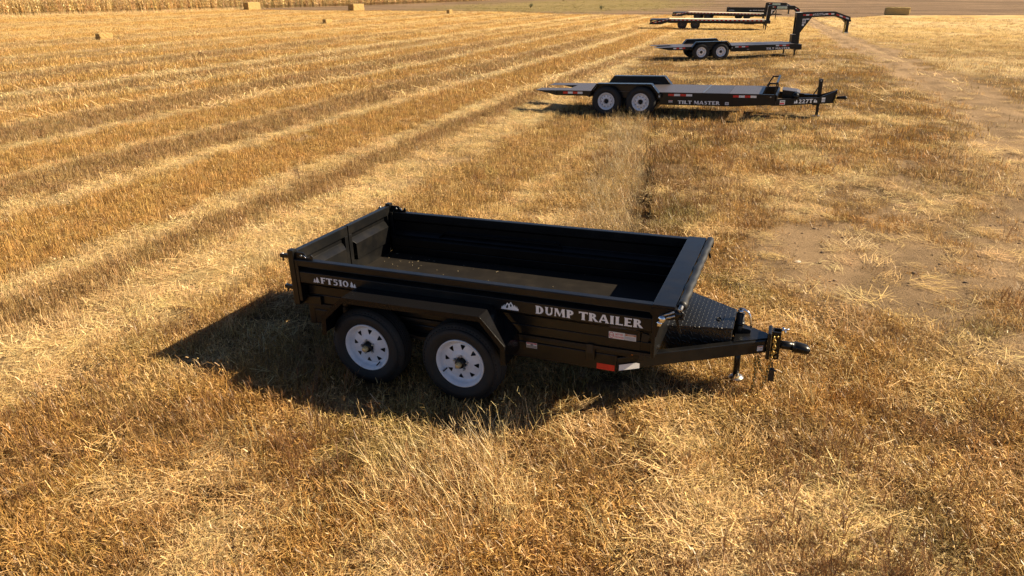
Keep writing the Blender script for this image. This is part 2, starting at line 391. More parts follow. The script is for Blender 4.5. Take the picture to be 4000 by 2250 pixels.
# ------------------------------------------------------------------ grass, stubble and straw (stuff, instanced)
def straw_mat(name, transl=0.3):
    m = bpy.data.materials.new(name); m.use_nodes = True; nt = m.node_tree; nt.nodes.clear()
    o = N(nt, 'ShaderNodeOutputMaterial'); d = N(nt, 'ShaderNodeBsdfDiffuse'); t = N(nt, 'ShaderNodeBsdfTranslucent'); g = N(nt, 'ShaderNodeBsdfGlossy')
    g.inputs['Roughness'].default_value = 0.42
    mx = N(nt, 'ShaderNodeMixShader'); mx.inputs[0].default_value = transl
    mg = N(nt, 'ShaderNodeMixShader'); mg.inputs[0].default_value = 0.035
    a = N(nt, 'ShaderNodeAttribute', attribute_name='tint', attribute_type='INSTANCER')
    s = N(nt, 'ShaderNodeAttribute', attribute_name='blade', attribute_type='GEOMETRY')
    sep = N(nt, 'ShaderNodeSeparateColor'); nt.links.new(s.outputs['Color'], sep.inputs[0])
    k = mathn(nt, 'ADD', mathn(nt, 'MULTIPLY', mathn(nt, 'POWER', sep.outputs[0], 1.5), 1.25), 0.42)
    sc = N(nt, 'ShaderNodeVectorMath', operation='SCALE'); nt.links.new(a.outputs['Color'], sc.inputs[0]); nt.links.new(k, sc.inputs['Scale'])
    c = mixc(nt, mathn(nt, 'MULTIPLY', sep.outputs[1], 0.55), sc.outputs[0], (0.26, 0.115, 0.045))
    c = mixc(nt, mathn(nt, 'MULTIPLY', sep.outputs[2], 0.9), c, (0.17, 0.17, 0.045))
    for n in (d, t): nt.links.new(c, n.inputs['Color'])
    nt.links.new(d.outputs[0], mx.inputs[1]); nt.links.new(t.outputs[0], mx.inputs[2])
    nt.links.new(mx.outputs[0], mg.inputs[1]); nt.links.new(g.outputs[0], mg.inputs[2]); nt.links.new(mg.outputs[0], o.inputs[0])
    return m
M['straw'] = straw_mat('dry_grass_blades')

class Tuft:
    def __init__(s): s.v = []; s.f = []; s.c = []
    def blade(s, base, az, lean, length, wd, bend=0.5, segs=3, col=(0.5, 0, 0), face=None, tip=True):
        """thin ribbon leaning to azimuth az; lean 0 = upright, pi/2 = flat"""
        o = len(s.v); p = np.array(base, float); th = lean
        fa = az+math.pi/2 if face is None else face
        sd = np.array([math.cos(fa), math.sin(fa), 0])*wd/2
        for i in range(segs+1):
            t = i/segs; k = 1-0.75*t if tip else 1-0.15*t
            s.v.append(p-sd*k); s.v.append(p+sd*k)
            s.c += [col, col]
            dr = np.array([math.cos(az)*math.sin(th), math.sin(az)*math.sin(th), math.cos(th)])
            p = p+dr*length/segs; th = min(th+bend/segs*(0.6+0.8*t), 2.0)
            if p[2] < 0.004: p[2] = 0.004+0.003*rnd.random()
        for i in range(segs):
            a = o+2*i; s.f.append((a, a+1, a+3, a+2))
    def mesh(s, name):
        me = bpy.data.meshes.new(name); me.from_pydata([tuple(v) for v in s.v], [], s.f)
        a = me.attributes.new('blade', 'FLOAT_COLOR', 'POINT'); a.data.foreach_set('color', np.array([tuple(c)+(1.0,) for c in s.c], dtype=np.float32).ravel())
        me.materials.append(M['straw']); me.update()
        return bpy.data.objects.new(name, me)
u = rnd.uniform
def bcol(red=0.25, green=0.03):
    return (u(0, 1), u(0.3, 1) if rnd.random() < red else u(0, 0.15), u(0.5, 1) if rnd.random() < green else 0.0)
def tuft_grass(n, rad, hmin, hmax, wd, lean=0.5, red=0.25, green=0.05, segs=3, bend=0.7):
    t = Tuft()
    for i in range(n):
        r = rad*math.sqrt(rnd.random()); a = u(0, 6.28)
        t.blade((r*math.cos(a), r*math.sin(a), -0.01), u(0, 6.28), abs(rnd.gauss(0.05, lean)), u(hmin, hmax), wd*u(0.6, 1.3), u(0, bend), segs, bcol(red, green))
    return t
def tuft_stubble(n, rad, hmin, hmax, wd, segs=1):
    t = Tuft()
    for i in range(n):
        r = rad*math.sqrt(rnd.random()); a = u(0, 6.28)
        t.blade((r*math.cos(a), r*math.sin(a), -0.01), u(0, 6.28), abs(rnd.gauss(0, 0.22)), u(hmin, hmax), wd*u(0.7, 1.2), u(0, 0.2), segs, bcol(0.35, 0.0), tip=False)
        if rnd.random() < 0.35:
            t.blade((r*math.cos(a), r*math.sin(a), u(0, hmin*0.6)), u(0, 6.28), u(0.5, 1.5), u(0.05, 0.13), wd*0.9, u(0.2, 1), 2, bcol(0.3, 0.0))
    return t
def tuft_straw(n, rad, lmin, lmax, wd, main=None):
    t = Tuft()
    for i in range(n):
        r = rad*math.sqrt(rnd.random()); a = u(0, 6.28)
        az = u(0, 6.28) if main is None else rnd.gauss(main, 0.55)
        t.blade((r*math.cos(a), r*math.sin(a), u(0.005, 0.05)), az, u(1.25, 1.62), u(lmin, lmax), wd*u(0.6, 1.3), u(-0.1, 0.25), 2, (u(0.25, 1), 0.0 if rnd.random() < 0.8 else u(0.2, 0.7), 0), face=az+math.pi/2+u(-0.3, 0.3), tip=False)
    return t
def tuft_tall(n, rad, hmin, hmax, wd, lean=0.35, main=None):
    t = Tuft()
    for i in range(n):
        r = rad*math.sqrt(rnd.random()); a = u(0, 6.28); az = u(0, 6.28) if main is None else rnd.gauss(main, 0.8); h = u(hmin, hmax); le = abs(rnd.gauss(0.1, lean)); bd = u(0.2, 0.9)
        base = (r*math.cos(a), r*math.sin(a), -0.01); col = (u(0.2, 1), 0 if rnd.random() < 0.85 else u(0.2, 0.6), 0)
        k0 = len(t.v); t.blade(base, az, le, h, wd*u(0.6, 1.2), bd, 5, col)
        if rnd.random() < 0.4:      # open seed head
            p = (t.v[-1]+t.v[-2])/2
            for q in range(5):
                back = (t.v[k0+6]+t.v[k0+7])/2; b0 = p+(back-p)*(q/7.0)
                t.blade(tuple(b0), u(0, 6.28), u(0.3, 1.2), u(0.03, 0.08), wd*0.8, 0.4, 1, col)
    return t
def tuft_weed(n, h):
    t = Tuft()
    for i in range(n):
        a = u(0, 6.28); r = 0.06*rnd.random(); base = np.array([r*math.cos(a), r*math.sin(a), -0.01]); az = u(0, 6.28); le = abs(rnd.gauss(0, 0.25)); hh = h*u(0.6, 1.1)
        t.blade(tuple(base), az, le, hh, 0.0045, 0.2, 2, (u(0.1, 0.5), u(0.7, 1), 0), tip=False)
        for q in range(5):
            k = u(0.35, 1.0); d = np.array([math.cos(az)*math.sin(le), math.sin(az)*math.sin(le), math.cos(le)])*hh*k
            t.blade(tuple(base+d), u(0, 6.28), u(0.3, 1.0), u(0.04, 0.10), 0.004, 0.3, 1, (u(0, 0.6), u(0.4, 1), 0))
    return t
V = {}
V['rough'] = [tuft_grass(46, 0.13, 0.03, 0.125, 0.0045, 0.85, 0.32, 0.05, 3, 1.4).mesh('dry_tuft') for _ in range(5)]
def tuft_chaff(n, rad):
    t = tuft_grass(n//2, rad, 0.025, 0.08, 0.0048, 0.85, 0.22, 0.05, 2)
    for i in range(n):
        r = rad*math.sqrt(rnd.random()); a = u(0, 6.28)
        t.blade((r*math.cos(a), r*math.sin(a), u(0.004, 0.075)), u(0, 6.28), u(0.7, 2.2), u(0.015, 0.06), u(0.004, 0.009), u(-0.6, 0.9), 2, (rnd.random()**0.6, 0.0 if rnd.random() < 0.72 else u(0.3, 1), 0), face=u(0, 6.28), tip=rnd.random() < 0.5)
    return t
V['short'] = [tuft_chaff(46, 0.16).mesh('chaff_tuft') for _ in range(5)]
V['stubble'] = [tuft_stubble(38, 0.15, 0.06, 0.15, 0.0046).mesh('stubble_tuft') for _ in range(5)]
V['straw'] = [tuft_straw(46, 0.20, 0.06, 0.24, 0.0044).mesh('lying_straw') for _ in range(3)]+[tuft_straw(46, 0.20, 0.08, 0.26, 0.0044, m).mesh('lying_straw') for m in (1.4, 1.7, 0.2)]
V['tall'] = [tuft_tall(18, 0.12, 0.20, 0.46, 0.0042, 0.35).mesh('tall_tuft') for _ in range(3)]+[tuft_tall(18, 0.14, 0.22, 0.52, 0.0042, 0.55, m).mesh('tall_tuft') for m in (2.8, 0.4)]
V['weed'] = [tuft_weed(5, 0.24).mesh('weed_tuft') for _ in range(3)]
V['frough'] = [tuft_grass(30, 0.30, 0.05, 0.15, 0.011, 0.55, 0.25, 0.05, 2).mesh('far_tuft') for _ in range(4)]
V['fstubble'] = [tuft_stubble(30, 0.34, 0.06, 0.15, 0.011).mesh('far_stubble') for _ in range(4)]
V['fstraw'] = [tuft_straw(18, 0.40, 0.15, 0.45, 0.018).mesh('far_straw') for _ in range(3)]
V['ftall'] = [tuft_tall(16, 0.2, 0.25, 0.5, 0.012, 0.3).mesh('far_tall') for _ in range(2)]
def corn_plant():
    t = Tuft()
    for k in range(3):
        bx, by = u(-0.25, 0.25), u(-0.3, 0.3); h = u(1.9, 2.5); az = u(0, 6.28); le = u(0, 0.12)
        t.blade((bx, by, 0), az, le, h, 0.05, 0.1, 3, (u(0.2, 0.7), u(0, 0.4), 0), tip=True)
        t.blade((bx, by, 0), az, le, h, 0.05, 0.1, 3, (u(0.2, 0.7), u(0, 0.4), 0), face=az, tip=True)
        for q in range(9):
            zz = h*u(0.18, 0.95); t.blade((bx+math.sin(le)*math.cos(az)*zz, by+math.sin(le)*math.sin(az)*zz, zz), u(0, 6.28), u(0.4, 1.0), u(0.35, 0.75), 0.085, u(1.2, 2.6), 3, (u(0.1, 1), u(0, 0.35), 0))
        zz = h*0.45; t.blade((bx, by, zz), u(0, 6.28), u(0.3, 1.2), 0.24, 0.10, 0.5, 2, (u(0.5, 1), 0, 0))
    return t
V['corn'] = [corn_plant().mesh('corn_clump') for _ in range(6)]

def scatter(name, label, cat, P, rot, scl, tint, variants):
    """points carrying tint, rotation and size; geometry nodes put a tuft on each"""
    n = len(P); me = bpy.data.meshes.new(name); me.vertices.add(n); me.vertices.foreach_set('co', np.ascontiguousarray(P, dtype=np.float32).ravel())
    for nm, tp, dat, key in (('rot', 'FLOAT_VECTOR', rot, 'vector'), ('scl', 'FLOAT', scl, 'value'), ('tint', 'FLOAT_COLOR', np.concatenate([tint, np.ones((n, 1))], 1), 'color'), ('pick', 'INT', RNG.integers(0, len(variants), n), 'value')):
        a = me.attributes.new(nm, tp, 'POINT'); a.data.foreach_set(key, np.ascontiguousarray(dat).ravel())
    o = bpy.data.objects.new(name, me); COL.objects.link(o)
    g = bpy.data.node_groups.new(name+'_nodes', 'GeometryNodeTree')
    g.interface.new_socket('Geometry', in_out='INPUT', socket_type='NodeSocketGeometry'); g.interface.new_socket('Geometry', in_out='OUTPUT', socket_type='NodeSocketGeometry')
    gi = g.nodes.new('NodeGroupInput'); go = g.nodes.new('NodeGroupOutput'); ins = g.nodes.new('GeometryNodeInstanceOnPoints'); join = g.nodes.new('GeometryNodeJoinGeometry')
    for v in variants:
        oi = g.nodes.new('GeometryNodeObjectInfo'); oi.inputs['Object'].default_value = v; oi.inputs['As Instance'].default_value = True
        g.links.new(oi.outputs['Geometry'], join.inputs[0])
    def na(nm, dt):
        q = g.nodes.new('GeometryNodeInputNamedAttribute'); q.data_type = dt; q.inputs['Name'].default_value = nm; return q.outputs[0]
    g.links.new(gi.outputs[0], ins.inputs['Points']); g.links.new(join.outputs[0], ins.inputs['Instance'])
    ins.inputs['Pick Instance'].default_value = True
    g.links.new(na('pick', 'INT'), ins.inputs['Instance Index'])
    e2r = g.nodes.new('FunctionNodeEulerToRotation'); g.links.new(na('rot', 'FLOAT_VECTOR'), e2r.inputs[0]); g.links.new(e2r.outputs[0], ins.inputs['Rotation'])
    g.links.new(na('scl', 'FLOAT'), ins.inputs['Scale']); g.links.new(ins.outputs[0], go.inputs[0])
    md = o.modifiers.new('scatter', 'NODES'); md.node_group = g
    tag(o, label, cat, kind='stuff'); return o

HEAD = 0.3821    # camera heading (counter-clockwise from +y)
def sample(n, r0, r1, half=R(50), power=1.0):
    """points on the ground around the viewpoint, denser near"""
    uu = RNG.random(n)
    if abs(power-2) < 1e-6: r = r0*(r1/r0)**uu
    else: r = (r0**(2-power)+uu*(r1**(2-power)-r0**(2-power)))**(1/(2-power))
    a = HEAD+math.pi/2+RNG.uniform(-half, half, n)
    return CAM[0]+r*np.cos(a), CAM[1]+r*np.sin(a), r
NEAR_WH = [(0.81, -0.05), (1.68, -0.05), (0.81, 1.7), (1.68, 1.7)]
def clear_of(x, y):
    ok = np.ones(len(x), bool)
    for wx, wy in NEAR_WH: ok &= ~((np.abs(x-wx) < 0.26) & (np.abs(y-wy) < 0.17))
    return ok
def mk(name, label, cat, kind, x, y, keep, tint, smin, smax, flat=0.12):
    x = x[keep]; y = y[keep]; tint = tint[keep]; n = len(x)
    P = np.stack([x, y, height(x, y)], 1)
    rot = np.stack([RNG.normal(0, flat, n), RNG.normal(0, flat, n), RNG.uniform(0, 6.28, n)], 1)
    return scatter(name, label, cat, P, rot, RNG.uniform(smin, smax, n), tint, V[kind])
def jit(c, n, a=0.14):
    return np.clip(c*(1+RNG.normal(0, a, (n, 1)))*(1+RNG.normal(0, 0.04, (n, 3))), 0.01, 0.95)

def rough_tint(x, y, z, n):
    k = fbm(x+5, y+9, 0.55, 3); k2 = fbm(x-20, y+2, 1.4, 3)
    c = L3(np.broadcast_to(STRAW, (n, 3)), ORANGE, sst(k, 0.30, 0.55))
    c = L3(c, PALE, np.clip(z['litter']*0.6+sst(k2, 0.58, 0.74)*0.5+z['right']*0.5, 0, 1)*0.85)
    c = L3(c, ORANGE*0.95, 0.12*(1-z['right'])*(1-sst(y, 3, 9)))
    c = L3(c, BROWN, sst(k2, 0.52, 0.34)*0.6)
    c = L3(c, BROWN*.75, 0.9*z['rutside'])
    c = L3(c, OLIVE*1.2, sst(fbm(x+60, y-33, 0.8, 3), 0.62, 0.74)*0.6)
    return jit(c, n)
def field_tint(x, y, z, n):
    c = L3(np.broadcast_to(STRAW*1.0, (n, 3)), ORANGE*1.05, z['orange']*0.45)
    c = L3(c, GREYB*0.85+C(.02, 0, -.01), z['brown']*0.8)
    c = L3(c, PALE*1.06, np.clip(z['pale']*1.1, 0, 1))
    return jit(c, n)

# near rough grass
x, y, r = sample(27000, 1.6, 15, power=0.9); z = zones(x, y); n = len(x); p = RNG.random(n)
rough = (1-z['field'])*(1-0.96*z['dirt'])*(1-0.55*z['litter'])*(1-0.9*z['rut'])*(1-z['plow'])*(0.25+0.75*sst(fbm(x+3, y-8, 2.4, 2), 0.34, 0.52))
mk('rough_grass', 'dry orange and straw coloured grass around the near trailers', 'grass', 'rough', x, y, (p < rough) & clear_of(x, y), rough_tint(x, y, z, n), 0.6, 1.45)
x, y, r = sample(13000, 1.6, 16, power=0.9); z = zones(x, y); n = len(x); p = RNG.random(n)
mk('short_grass', 'short trampled dry grass between the tufts', 'grass', 'short', x, y, (p < np.clip((1-0.96*z['dirt'])*(1-0.5*z['pale'])*(1-0.95*z['rut'])*(1-0.5*z['rutside'])*0.9, 0, 1)) & clear_of(x, y), np.where(z['field'][:, None] > 0.5, field_tint(x, y, z, n), L3(rough_tint(x, y, z, n), PALE, 0.15+0.4*z['litter'])), 0.7, 1.3)
# near stubble rows
x, y, r = sample(34000, 3, 26, power=1.0); z = zones(x, y); n = len(x); p = RNG.random(n)
st = z['field']*(1-0.93*z['pale'])*(0.45+0.55*np.maximum(z['brown'], 0.75*z['orange']))
mk('stubble', 'rows of cut cereal stubble across the field', 'stubble', 'stubble', x, y, p < st, field_tint(x, y, z, n), 0.6, 1.15, 0.06)
# lying straw
x, y, r = sample(21000, 1.6, 26, power=1.0); z = zones(x, y); n = len(x); p = RNG.random(n)
dn = np.clip(z['pale']*1.0+z['litter']*0.95*(1-0.7*z['dirt'])+0.08*z['field']+0.05*(1-z['field'])*(1-z['dirt'])+0.06*z['dirt']+0.015, 0, 1)*(1-z['plow'])*(1-z['rut'])
mk('lying_straw', 'pale flattened straw lying in swaths between the stubble rows', 'straw', 'straw', x, y, (p < dn) & clear_of(x, y), jit(L3(np.broadcast_to(PALE, (n, 3)), STRAW, RNG.random(n)*0.6), n), 0.55, 1.1, 0.05)
# tall wispy grass and reddish weeds
x, y, r = sample(15000, 1.6, 20, power=0.8); z = zones(x, y); n = len(x); p = RNG.random(n)
footprint = np.hypot(x-3.73, y-0.87) < 0.3
bed = footprint | (x > -0.3) & (x < 3.6) & (y > -0.35) & (y < 2.0)
tl = np.clip(z['tall']*0.95+0.030*(1-z['field'])*(1-z['dirt'])*sst(z['n'], 0.45, 0.6)*(1-sst(y, 1, 4)), 0, 1)
mk('tall_grass', 'tall pale wispy grass in the foreground and behind the trailer', 'grass', 'tall', x, y, (p < tl) & clear_of(x, y) & ~bed, jit(L3(L3(np.broadcast_to(PALE, (n, 3)), STRAW, RNG.random(n)*0.8), C(.40, .30, .16), 0.9*sst(y, 1, 4)), n), 0.6, 1.05, 0.15)
x, y, r = sample(11000, 1.6, 18, power=1.0); z = zones(x, y); n = len(x); p = RNG.random(n)
wd_ = np.maximum(sst(fbm(x+13, y-40, 0.9, 3), 0.54, 0.68), z['rutside']*.8)*(1-z['dirt'])*(1-0.8*z['field'])*0.75
mk('red_weeds', 'dark reddish brown dried weeds among the grass', 'weeds', 'weed', x, y, (p < wd_) & clear_of(x, y) & ~((x > -0.2) & (x < 3.4) & (y > 0) & (y < 1.7)), jit(np.broadcast_to(BROWN*.85, (n, 3)), n), 0.6, 1.1)
# middle and far distance
x, y, r = sample(26000, 13, 100, R(46), power=1.35); z = zones(x, y); n = len(x); p = RNG.random(n)
mk('distant_rough_grass', 'dry grass along the track and between the far trailers', 'grass', 'frough', x, y, p < (1-z['field'])*(1-0.97*z['dirt'])*(1-z['plow']), rough_tint(x, y, z, n), 0.7, 1.3)
x, y, r = sample(36000, 22, 128, R(46), power=1.35); z = zones(x, y); n = len(x); p = RNG.random(n)
mk('distant_stubble', 'stubble rows running far across the field', 'stubble', 'fstubble', x, y, (p < z['field']*(1-0.85*z['pale'])*(0.4+0.6*np.maximum(z['brown'], z['orange']*0.7))) & (z['corn'] < .5), field_tint(x, y, z, n), 0.8, 1.3, 0.06)
x, y, r = sample(16000, 22, 110, R(46), power=1.35); z = zones(x, y); n = len(x); p = RNG.random(n)
mk('distant_straw', 'pale straw swaths running far across the field', 'straw', 'fstraw', x, y, (p < np.clip(z['pale']+0.08*z['field']+0.25*z['litter'], 0, 1)*(1-z['plow'])) & (z['corn'] < .5), jit(np.broadcast_to(PALE, (n, 3)), n), 0.7, 1.2, 0.04)
x, y, r = sample(9000, 90, 240, R(44), power=1.2); z = zones(x, y); n = len(x); p = RNG.random(n)
mk('weedy_cover', 'olive brown weeds on the ploughed ground beyond the stubble', 'weeds', 'frough', x, y, (p < z['weedy']*0.5+0.01*z['plow']) & (z['corn'] < .5), jit(np.broadcast_to(OLIVE*0.95+C(.05, .02, 0), (n, 3)), n, 0.25), 1.0, 2.0)
# grass fringe and the standing corn
yy = RNG.uniform(40, 175, 2600); xx = corn_x(yy)+RNG.uniform(0.3, 4.5, 2600)
keep = yy < np.interp(xx, _PEx, _PEy)+4
mk('field_edge_grass', 'pale grass fringe in front of the standing corn', 'grass', 'ftall', xx, yy, keep, jit(np.broadcast_to(PALE*1.05, (2600, 3)), 2600), 0.5, 1.1)
cy = []; cx = []
for k in range(48):
    d = k*0.76; ys = np.arange(20, 330, 0.42 if k < 12 else 0.8); ys = ys+RNG.normal(0, 0.1, len(ys))
    cy.append(ys); cx.append(corn_x(ys)-0.4-d+RNG.normal(0, 0.06, len(ys)))
cx = np.concatenate(cx); cy = np.concatenate(cy); n = len(cx)
mk('standing_corn', 'tall dry standing corn along the far left of the field', 'corn', 'corn', cx, cy, np.ones(n, bool), jit(np.broadcast_to(C(.80, .60, .32), (n, 3)), n, 0.16), 0.88, 1.12, 0.04)

# clods and pebbles on the bare ground
def clods():
    mb = MB(); x, y, r = sample(16000, 2.5, 30, R(45), power=1.2); z = zones(x, y)
    k = RNG.random(len(x)) < z['dirt']*0.42
    x = x[k]; y = y[k]; h = height(x, y)
    for a, b, c in zip(x, y, h):
        s = abs(rnd.gauss(0.004, 0.007))+0.005; n = 6; vs = []; ph = u(0, 6)
        for lv, (zz, rr) in enumerate(((-0.3, 0.9), (0.25, 1.0), (0.75, 0.6))):
            for i in range(n):
                t = ph+i*6.283/n+lv*0.4; q = s*rr*u(0.75, 1.25); vs.append((a+q*math.cos(t)*1.2, b+q*math.sin(t), c+zz*s))
        fs = [(i, (i+1) % n, n+(i+1) % n, n+i) for i in range(n)]+[(n+i, n+(i+1) % n, 2*n+(i+1) % n, 2*n+i) for i in range(n)]+[tuple(2*n+i for i in range(n))]
        mb.add(vs, fs)
    m = plain('earth_clods', (0.27, 0.18, 0.105), 0.95, 0, 0.3, 3)
    tag(mb.build('dirt_clods', m), 'small brown clods and pebbles on the bare track', 'clods', kind='stuff')
clods()
def stone(px, py, s, label):
    bm = bmesh.new(); bmesh.ops.create_icosphere(bm, subdivisions=2, radius=s)
    for v in bm.verts:
        q = 0.75+0.5*rnd.random(); v.co = Vector((v.co.x*1.4*q, v.co.y*1.0*q, v.co.z*0.55*q))
    me = bpy.data.meshes.new('stone'); bm.to_mesh(me); bm.free(); me.materials.append(plain('pale_stone', (0.62, 0.52, 0.40), 0.85))
    o = bpy.data.objects.new('stone', me); COL.objects.link(o); o.location = (px, py, float(height(px, py))+s*0.3); tag(o, label, 'stone')
stone(4.175, 4.09, 0.028, 'single pale stone lying on the bare dirt patch by the dump trailer')

# ------------------------------------------------------------------ lettering (a flared serif alphabet drawn as polygons)
def arc(cx, cy, rx, ry, a0, a1, n=12): return [(cx+rx*math.cos(R(a0+(a1-a0)*i/n)), cy+ry*math.sin(R(a0+(a1-a0)*i/n))) for i in range(n+1)]
def ring(cx, cy, ro, ri, a0, a1, n=14):
    o = arc(cx, cy, ro[0], ro[1], a0, a1, n); i = arc(cx, cy, ri[0], ri[1], a0, a1, n)
    return [[o[k], o[k+1], i[k+1], i[k]] for k in range(n)]
def stem(a, b, f=.05): return [[(a-f,0),(b+f,0),(b,.13),(b,.87),(b+f,1),(a-f,1),(a,.87),(a,.13)]]
def stroke(pts, ws):
    q = []
    for i in range(len(pts)-1):
        (x0,y0),(x1,y1) = pts[i], pts[i+1]
        def nrm(k):
            a = pts[max(k-1,0)]; b = pts[min(k+1,len(pts)-1)]; d = math.hypot(b[0]-a[0], b[1]-a[1]); return (-(b[1]-a[1])/d, (b[0]-a[0])/d)
        n0 = nrm(i); n1 = nrm(i+1); w0 = ws[i]/2; w1 = ws[i+1]/2
        q.append([(x0+n0[0]*w0,y0+n0[1]*w0),(x0-n0[0]*w0,y0-n0[1]*w0),(x1-n1[0]*w1,y1-n1[1]*w1),(x1+n1[0]*w1,y1+n1[1]*w1)])
    return q
TB = [(0,1),(.03,.70),(.12,.84),(.78,.84),(.87,.70),(.90,1)]
def bar(x0, x1, y, h=.15, fl=.07): return [(x0,y),(x1-.05,y),(x1,y-fl),(x1+.02,y+h+fl),(x1-.05,y+h),(x0,y+h)]
GL = {
 'D': (.86, stem(.06,.36,.06)+ring(.34,.5,(.48,.5),(.20,.36),-90,90)),
 'U': (.92, [[(.02,1),(.42,1),(.35,.88),(.35,.36),(.11,.36),(.11,.88)], [(.58,1),(.90,1),(.82,.88),(.82,.36),(.68,.36),(.68,.88)]]+ring(.465,.36,(.355,.37),(.115,.20),180,360)),
 'M': (1.16, [[(0,0),(.22,0),(.16,.13),(.22,.9),(.08,.9),(.06,.13)], [(.02,1),(.36,1),(.60,.30),(.52,.04)], [(.52,.04),(.60,.30),(.80,1),(.92,1),(.58,.04)], [(.80,1),(1.12,1),(1.06,.88),(1.10,.13),(1.16,0),(.78,0),(.85,.13),(.80,.6)]]),
 'P': (.76, stem(.06,.36,.06)+ring(.34,.69,(.38,.31),(.12,.16),-90,90)),
 'T': (.90, [TB]+stem(.31,.59,.06)),
 'R': (.92, stem(.06,.36,.06)+ring(.34,.71,(.38,.29),(.12,.14),-90,90)+[[(.36,.46),(.56,.50),(.96,0),(.64,0)]]),
 'A': (1.0, [[(0,0),(.30,0),(.22,.12),(.46,.80),(.38,1)], [(.38,1),(.62,1),(.94,.12),(1.0,0),(.60,0),(.68,.12),(.44,.84)], [(.24,.26),(.66,.26),(.62,.40),(.29,.40)]]),
 'I': (.44, stem(.06,.36,.06)),
 'L': (.78, stem(.06,.36,.06)+[bar(.33,.74,0)]),
 'E': (.78, stem(.06,.36,.06)+[bar(.33,.74,0,.15,.06), bar(.33,.60,.43,.14,.05), bar(.33,.72,.85,.15,.06)]),
 'F': (.74, stem(.06,.36,.06)+[bar(.33,.60,.43,.14,.05), bar(.33,.72,.85,.15,.06)]),
 'S': (.74, stroke([(.60,.84),(.46,.92),(.28,.90),(.18,.76),(.26,.62),(.42,.52),(.56,.40),(.58,.22),(.44,.08),(.24,.07),(.10,.18)], [.12,.14,.18,.22,.24,.26,.24,.22,.18,.14,.12])),
 'G': (.92, ring(.46,.5,(.44,.5),(.20,.36),40,330)+[[(.62,.50),(.94,.50),(.88,.40),(.88,.10),(.66,.10)]]),
 '1': (.50, stem(.14,.42,.06)+[[(.16,.87),(.0,.72),(.0,.82),(.16,1)]]),
 '2': (.74, stroke([(.08,.72),(.16,.88),(.36,.92),(.52,.80),(.50,.60),(.30,.32),(.10,.09)], [.12,.16,.18,.22,.24,.18,.14])+[[(.04,0),(.68,0),(.72,.24),(.62,.16),(.04,.16)]]),
 '5': (.72, [[(.14,1),(.64,1),(.66,.80),(.58,.85),(.26,.85),(.24,.56),(.12,.52)]]+stroke([(.14,.55),(.36,.60),(.54,.48),(.56,.26),(.40,.08),(.20,.06),(.06,.14)], [.10,.16,.22,.24,.18,.14,.12])),
 '7': (.70, [[(.02,1),(.68,1),(.68,.90),(.36,0),(.10,0),(.46,.82),(.12,.82),(.02,.72)]]),
 '0': (.84, ring(.42,.5,(.40,.5),(.17,.36),0,360,24)),
}
def pine(x, s=1.0):
    p = []
    for k, (yb, yt, wd) in enumerate(((.10,.48,.34),(.32,.72,.26),(.56,1.0,.18))):
        p.append([(x-wd*s, yb*s), (x+wd*s, yb*s), (x, yt*s)])
    p.append([(x-.06*s, 0), (x+.06*s, 0), (x+.06*s, .12*s), (x-.06*s, .12*s)])
    return p
def pines(flip=False):
    a = pine(.55, 1.0)+pine(.16, .72)
    return (.95, [[(.92-q[0], q[1]) for q in pl][::-1] for pl in a] if flip else a)
EMBLEM = (2.2, [[(0,0),(2.2,0),(2.2,.28),(2.1,.25),(2.02,.55),(1.95,.3),(1.86,.62),(1.80,.35),(1.70,.72),(1.62,.45),(1.52,.62),(1.24,1.0),(1.02,.70),(.80,.86),(.55,.52),(.47,.40),(.42,.66),(.34,.34),(.28,.50),(.20,.24),(.10,.40)]])
EMB_IN = [[(.62,.30),(.82,.68),(.92,.45),(.84,.18),(.70,.16)], [(1.12,.48),(1.24,.84),(1.36,.55),(1.28,.36)]]
def text_polys(tokens, h, gap=.07):
    out = []; cx = 0
    for t in tokens:
        if t == ' ': cx += .42; continue
        wdt, pl = pines() if t == '<' else pines(True) if t == '>' else EMBLEM if t == '^' else GL[t]
        for p in pl: out.append([((cx+q[0])*h, q[1]*h) for q in p])
        cx += wdt+gap
    return out, (cx-gap)*h
def flat_polys(name, polys, mat, parent, x, y, z, sx=1.0, slope=0.0, face=None):
    """print on a side facing -y (or along face = unit direction in plan)"""
    mb = MB(); dx, dy = (1.0, 0.0) if face is None else face
    for k, p in enumerate(polys):
        e = y-0.0002*(k % 5); a = sum(p[i][0]*p[(i+1) % len(p)][1]-p[(i+1) % len(p)][0]*p[i][1] for i in range(len(p)))
        if a < 0: p = p[::-1]
        vs = []
        for q in p:
            s_ = q[0]*sx; vs.append((x+s_*dx+dy*(0.0002*(k % 5)), e+s_*dy, z+q[1]+slope*s_))
        mb.add(vs, [tuple(range(len(p)))])
    return mb.build(name, mat, parent)
def lettering(name, s, mat, parent, x0, x1, y, z0, h, slope=0.0, face=None):
    """every character its own piece of print"""
    _, wdt = text_polys(s, h); k = (x1-x0)/wdt; cx = 0.0
    fx, fy = (1.0, 0.0) if face is None else face
    for t in s:
        if t == ' ': cx += .42; continue
        pl, w1 = text_polys(t, h); o = cx*h*k
        flat_polys('pine_emblem' if t in '<>' else 'letter', pl, mat, parent, x0+o*fx, y+o*fy, z0+slope*o, k, slope, face)
        cx += w1/h+.07
def rect(name, mat, parent, x0, x1, y, z0, z1, slope=0.0, face=None):
    return flat_polys(name, [[(0,0),(x1-x0,0),(x1-x0,z1-z0),(0,z1-z0)]], mat, parent, x0, y, z0, 1.0, slope, face)
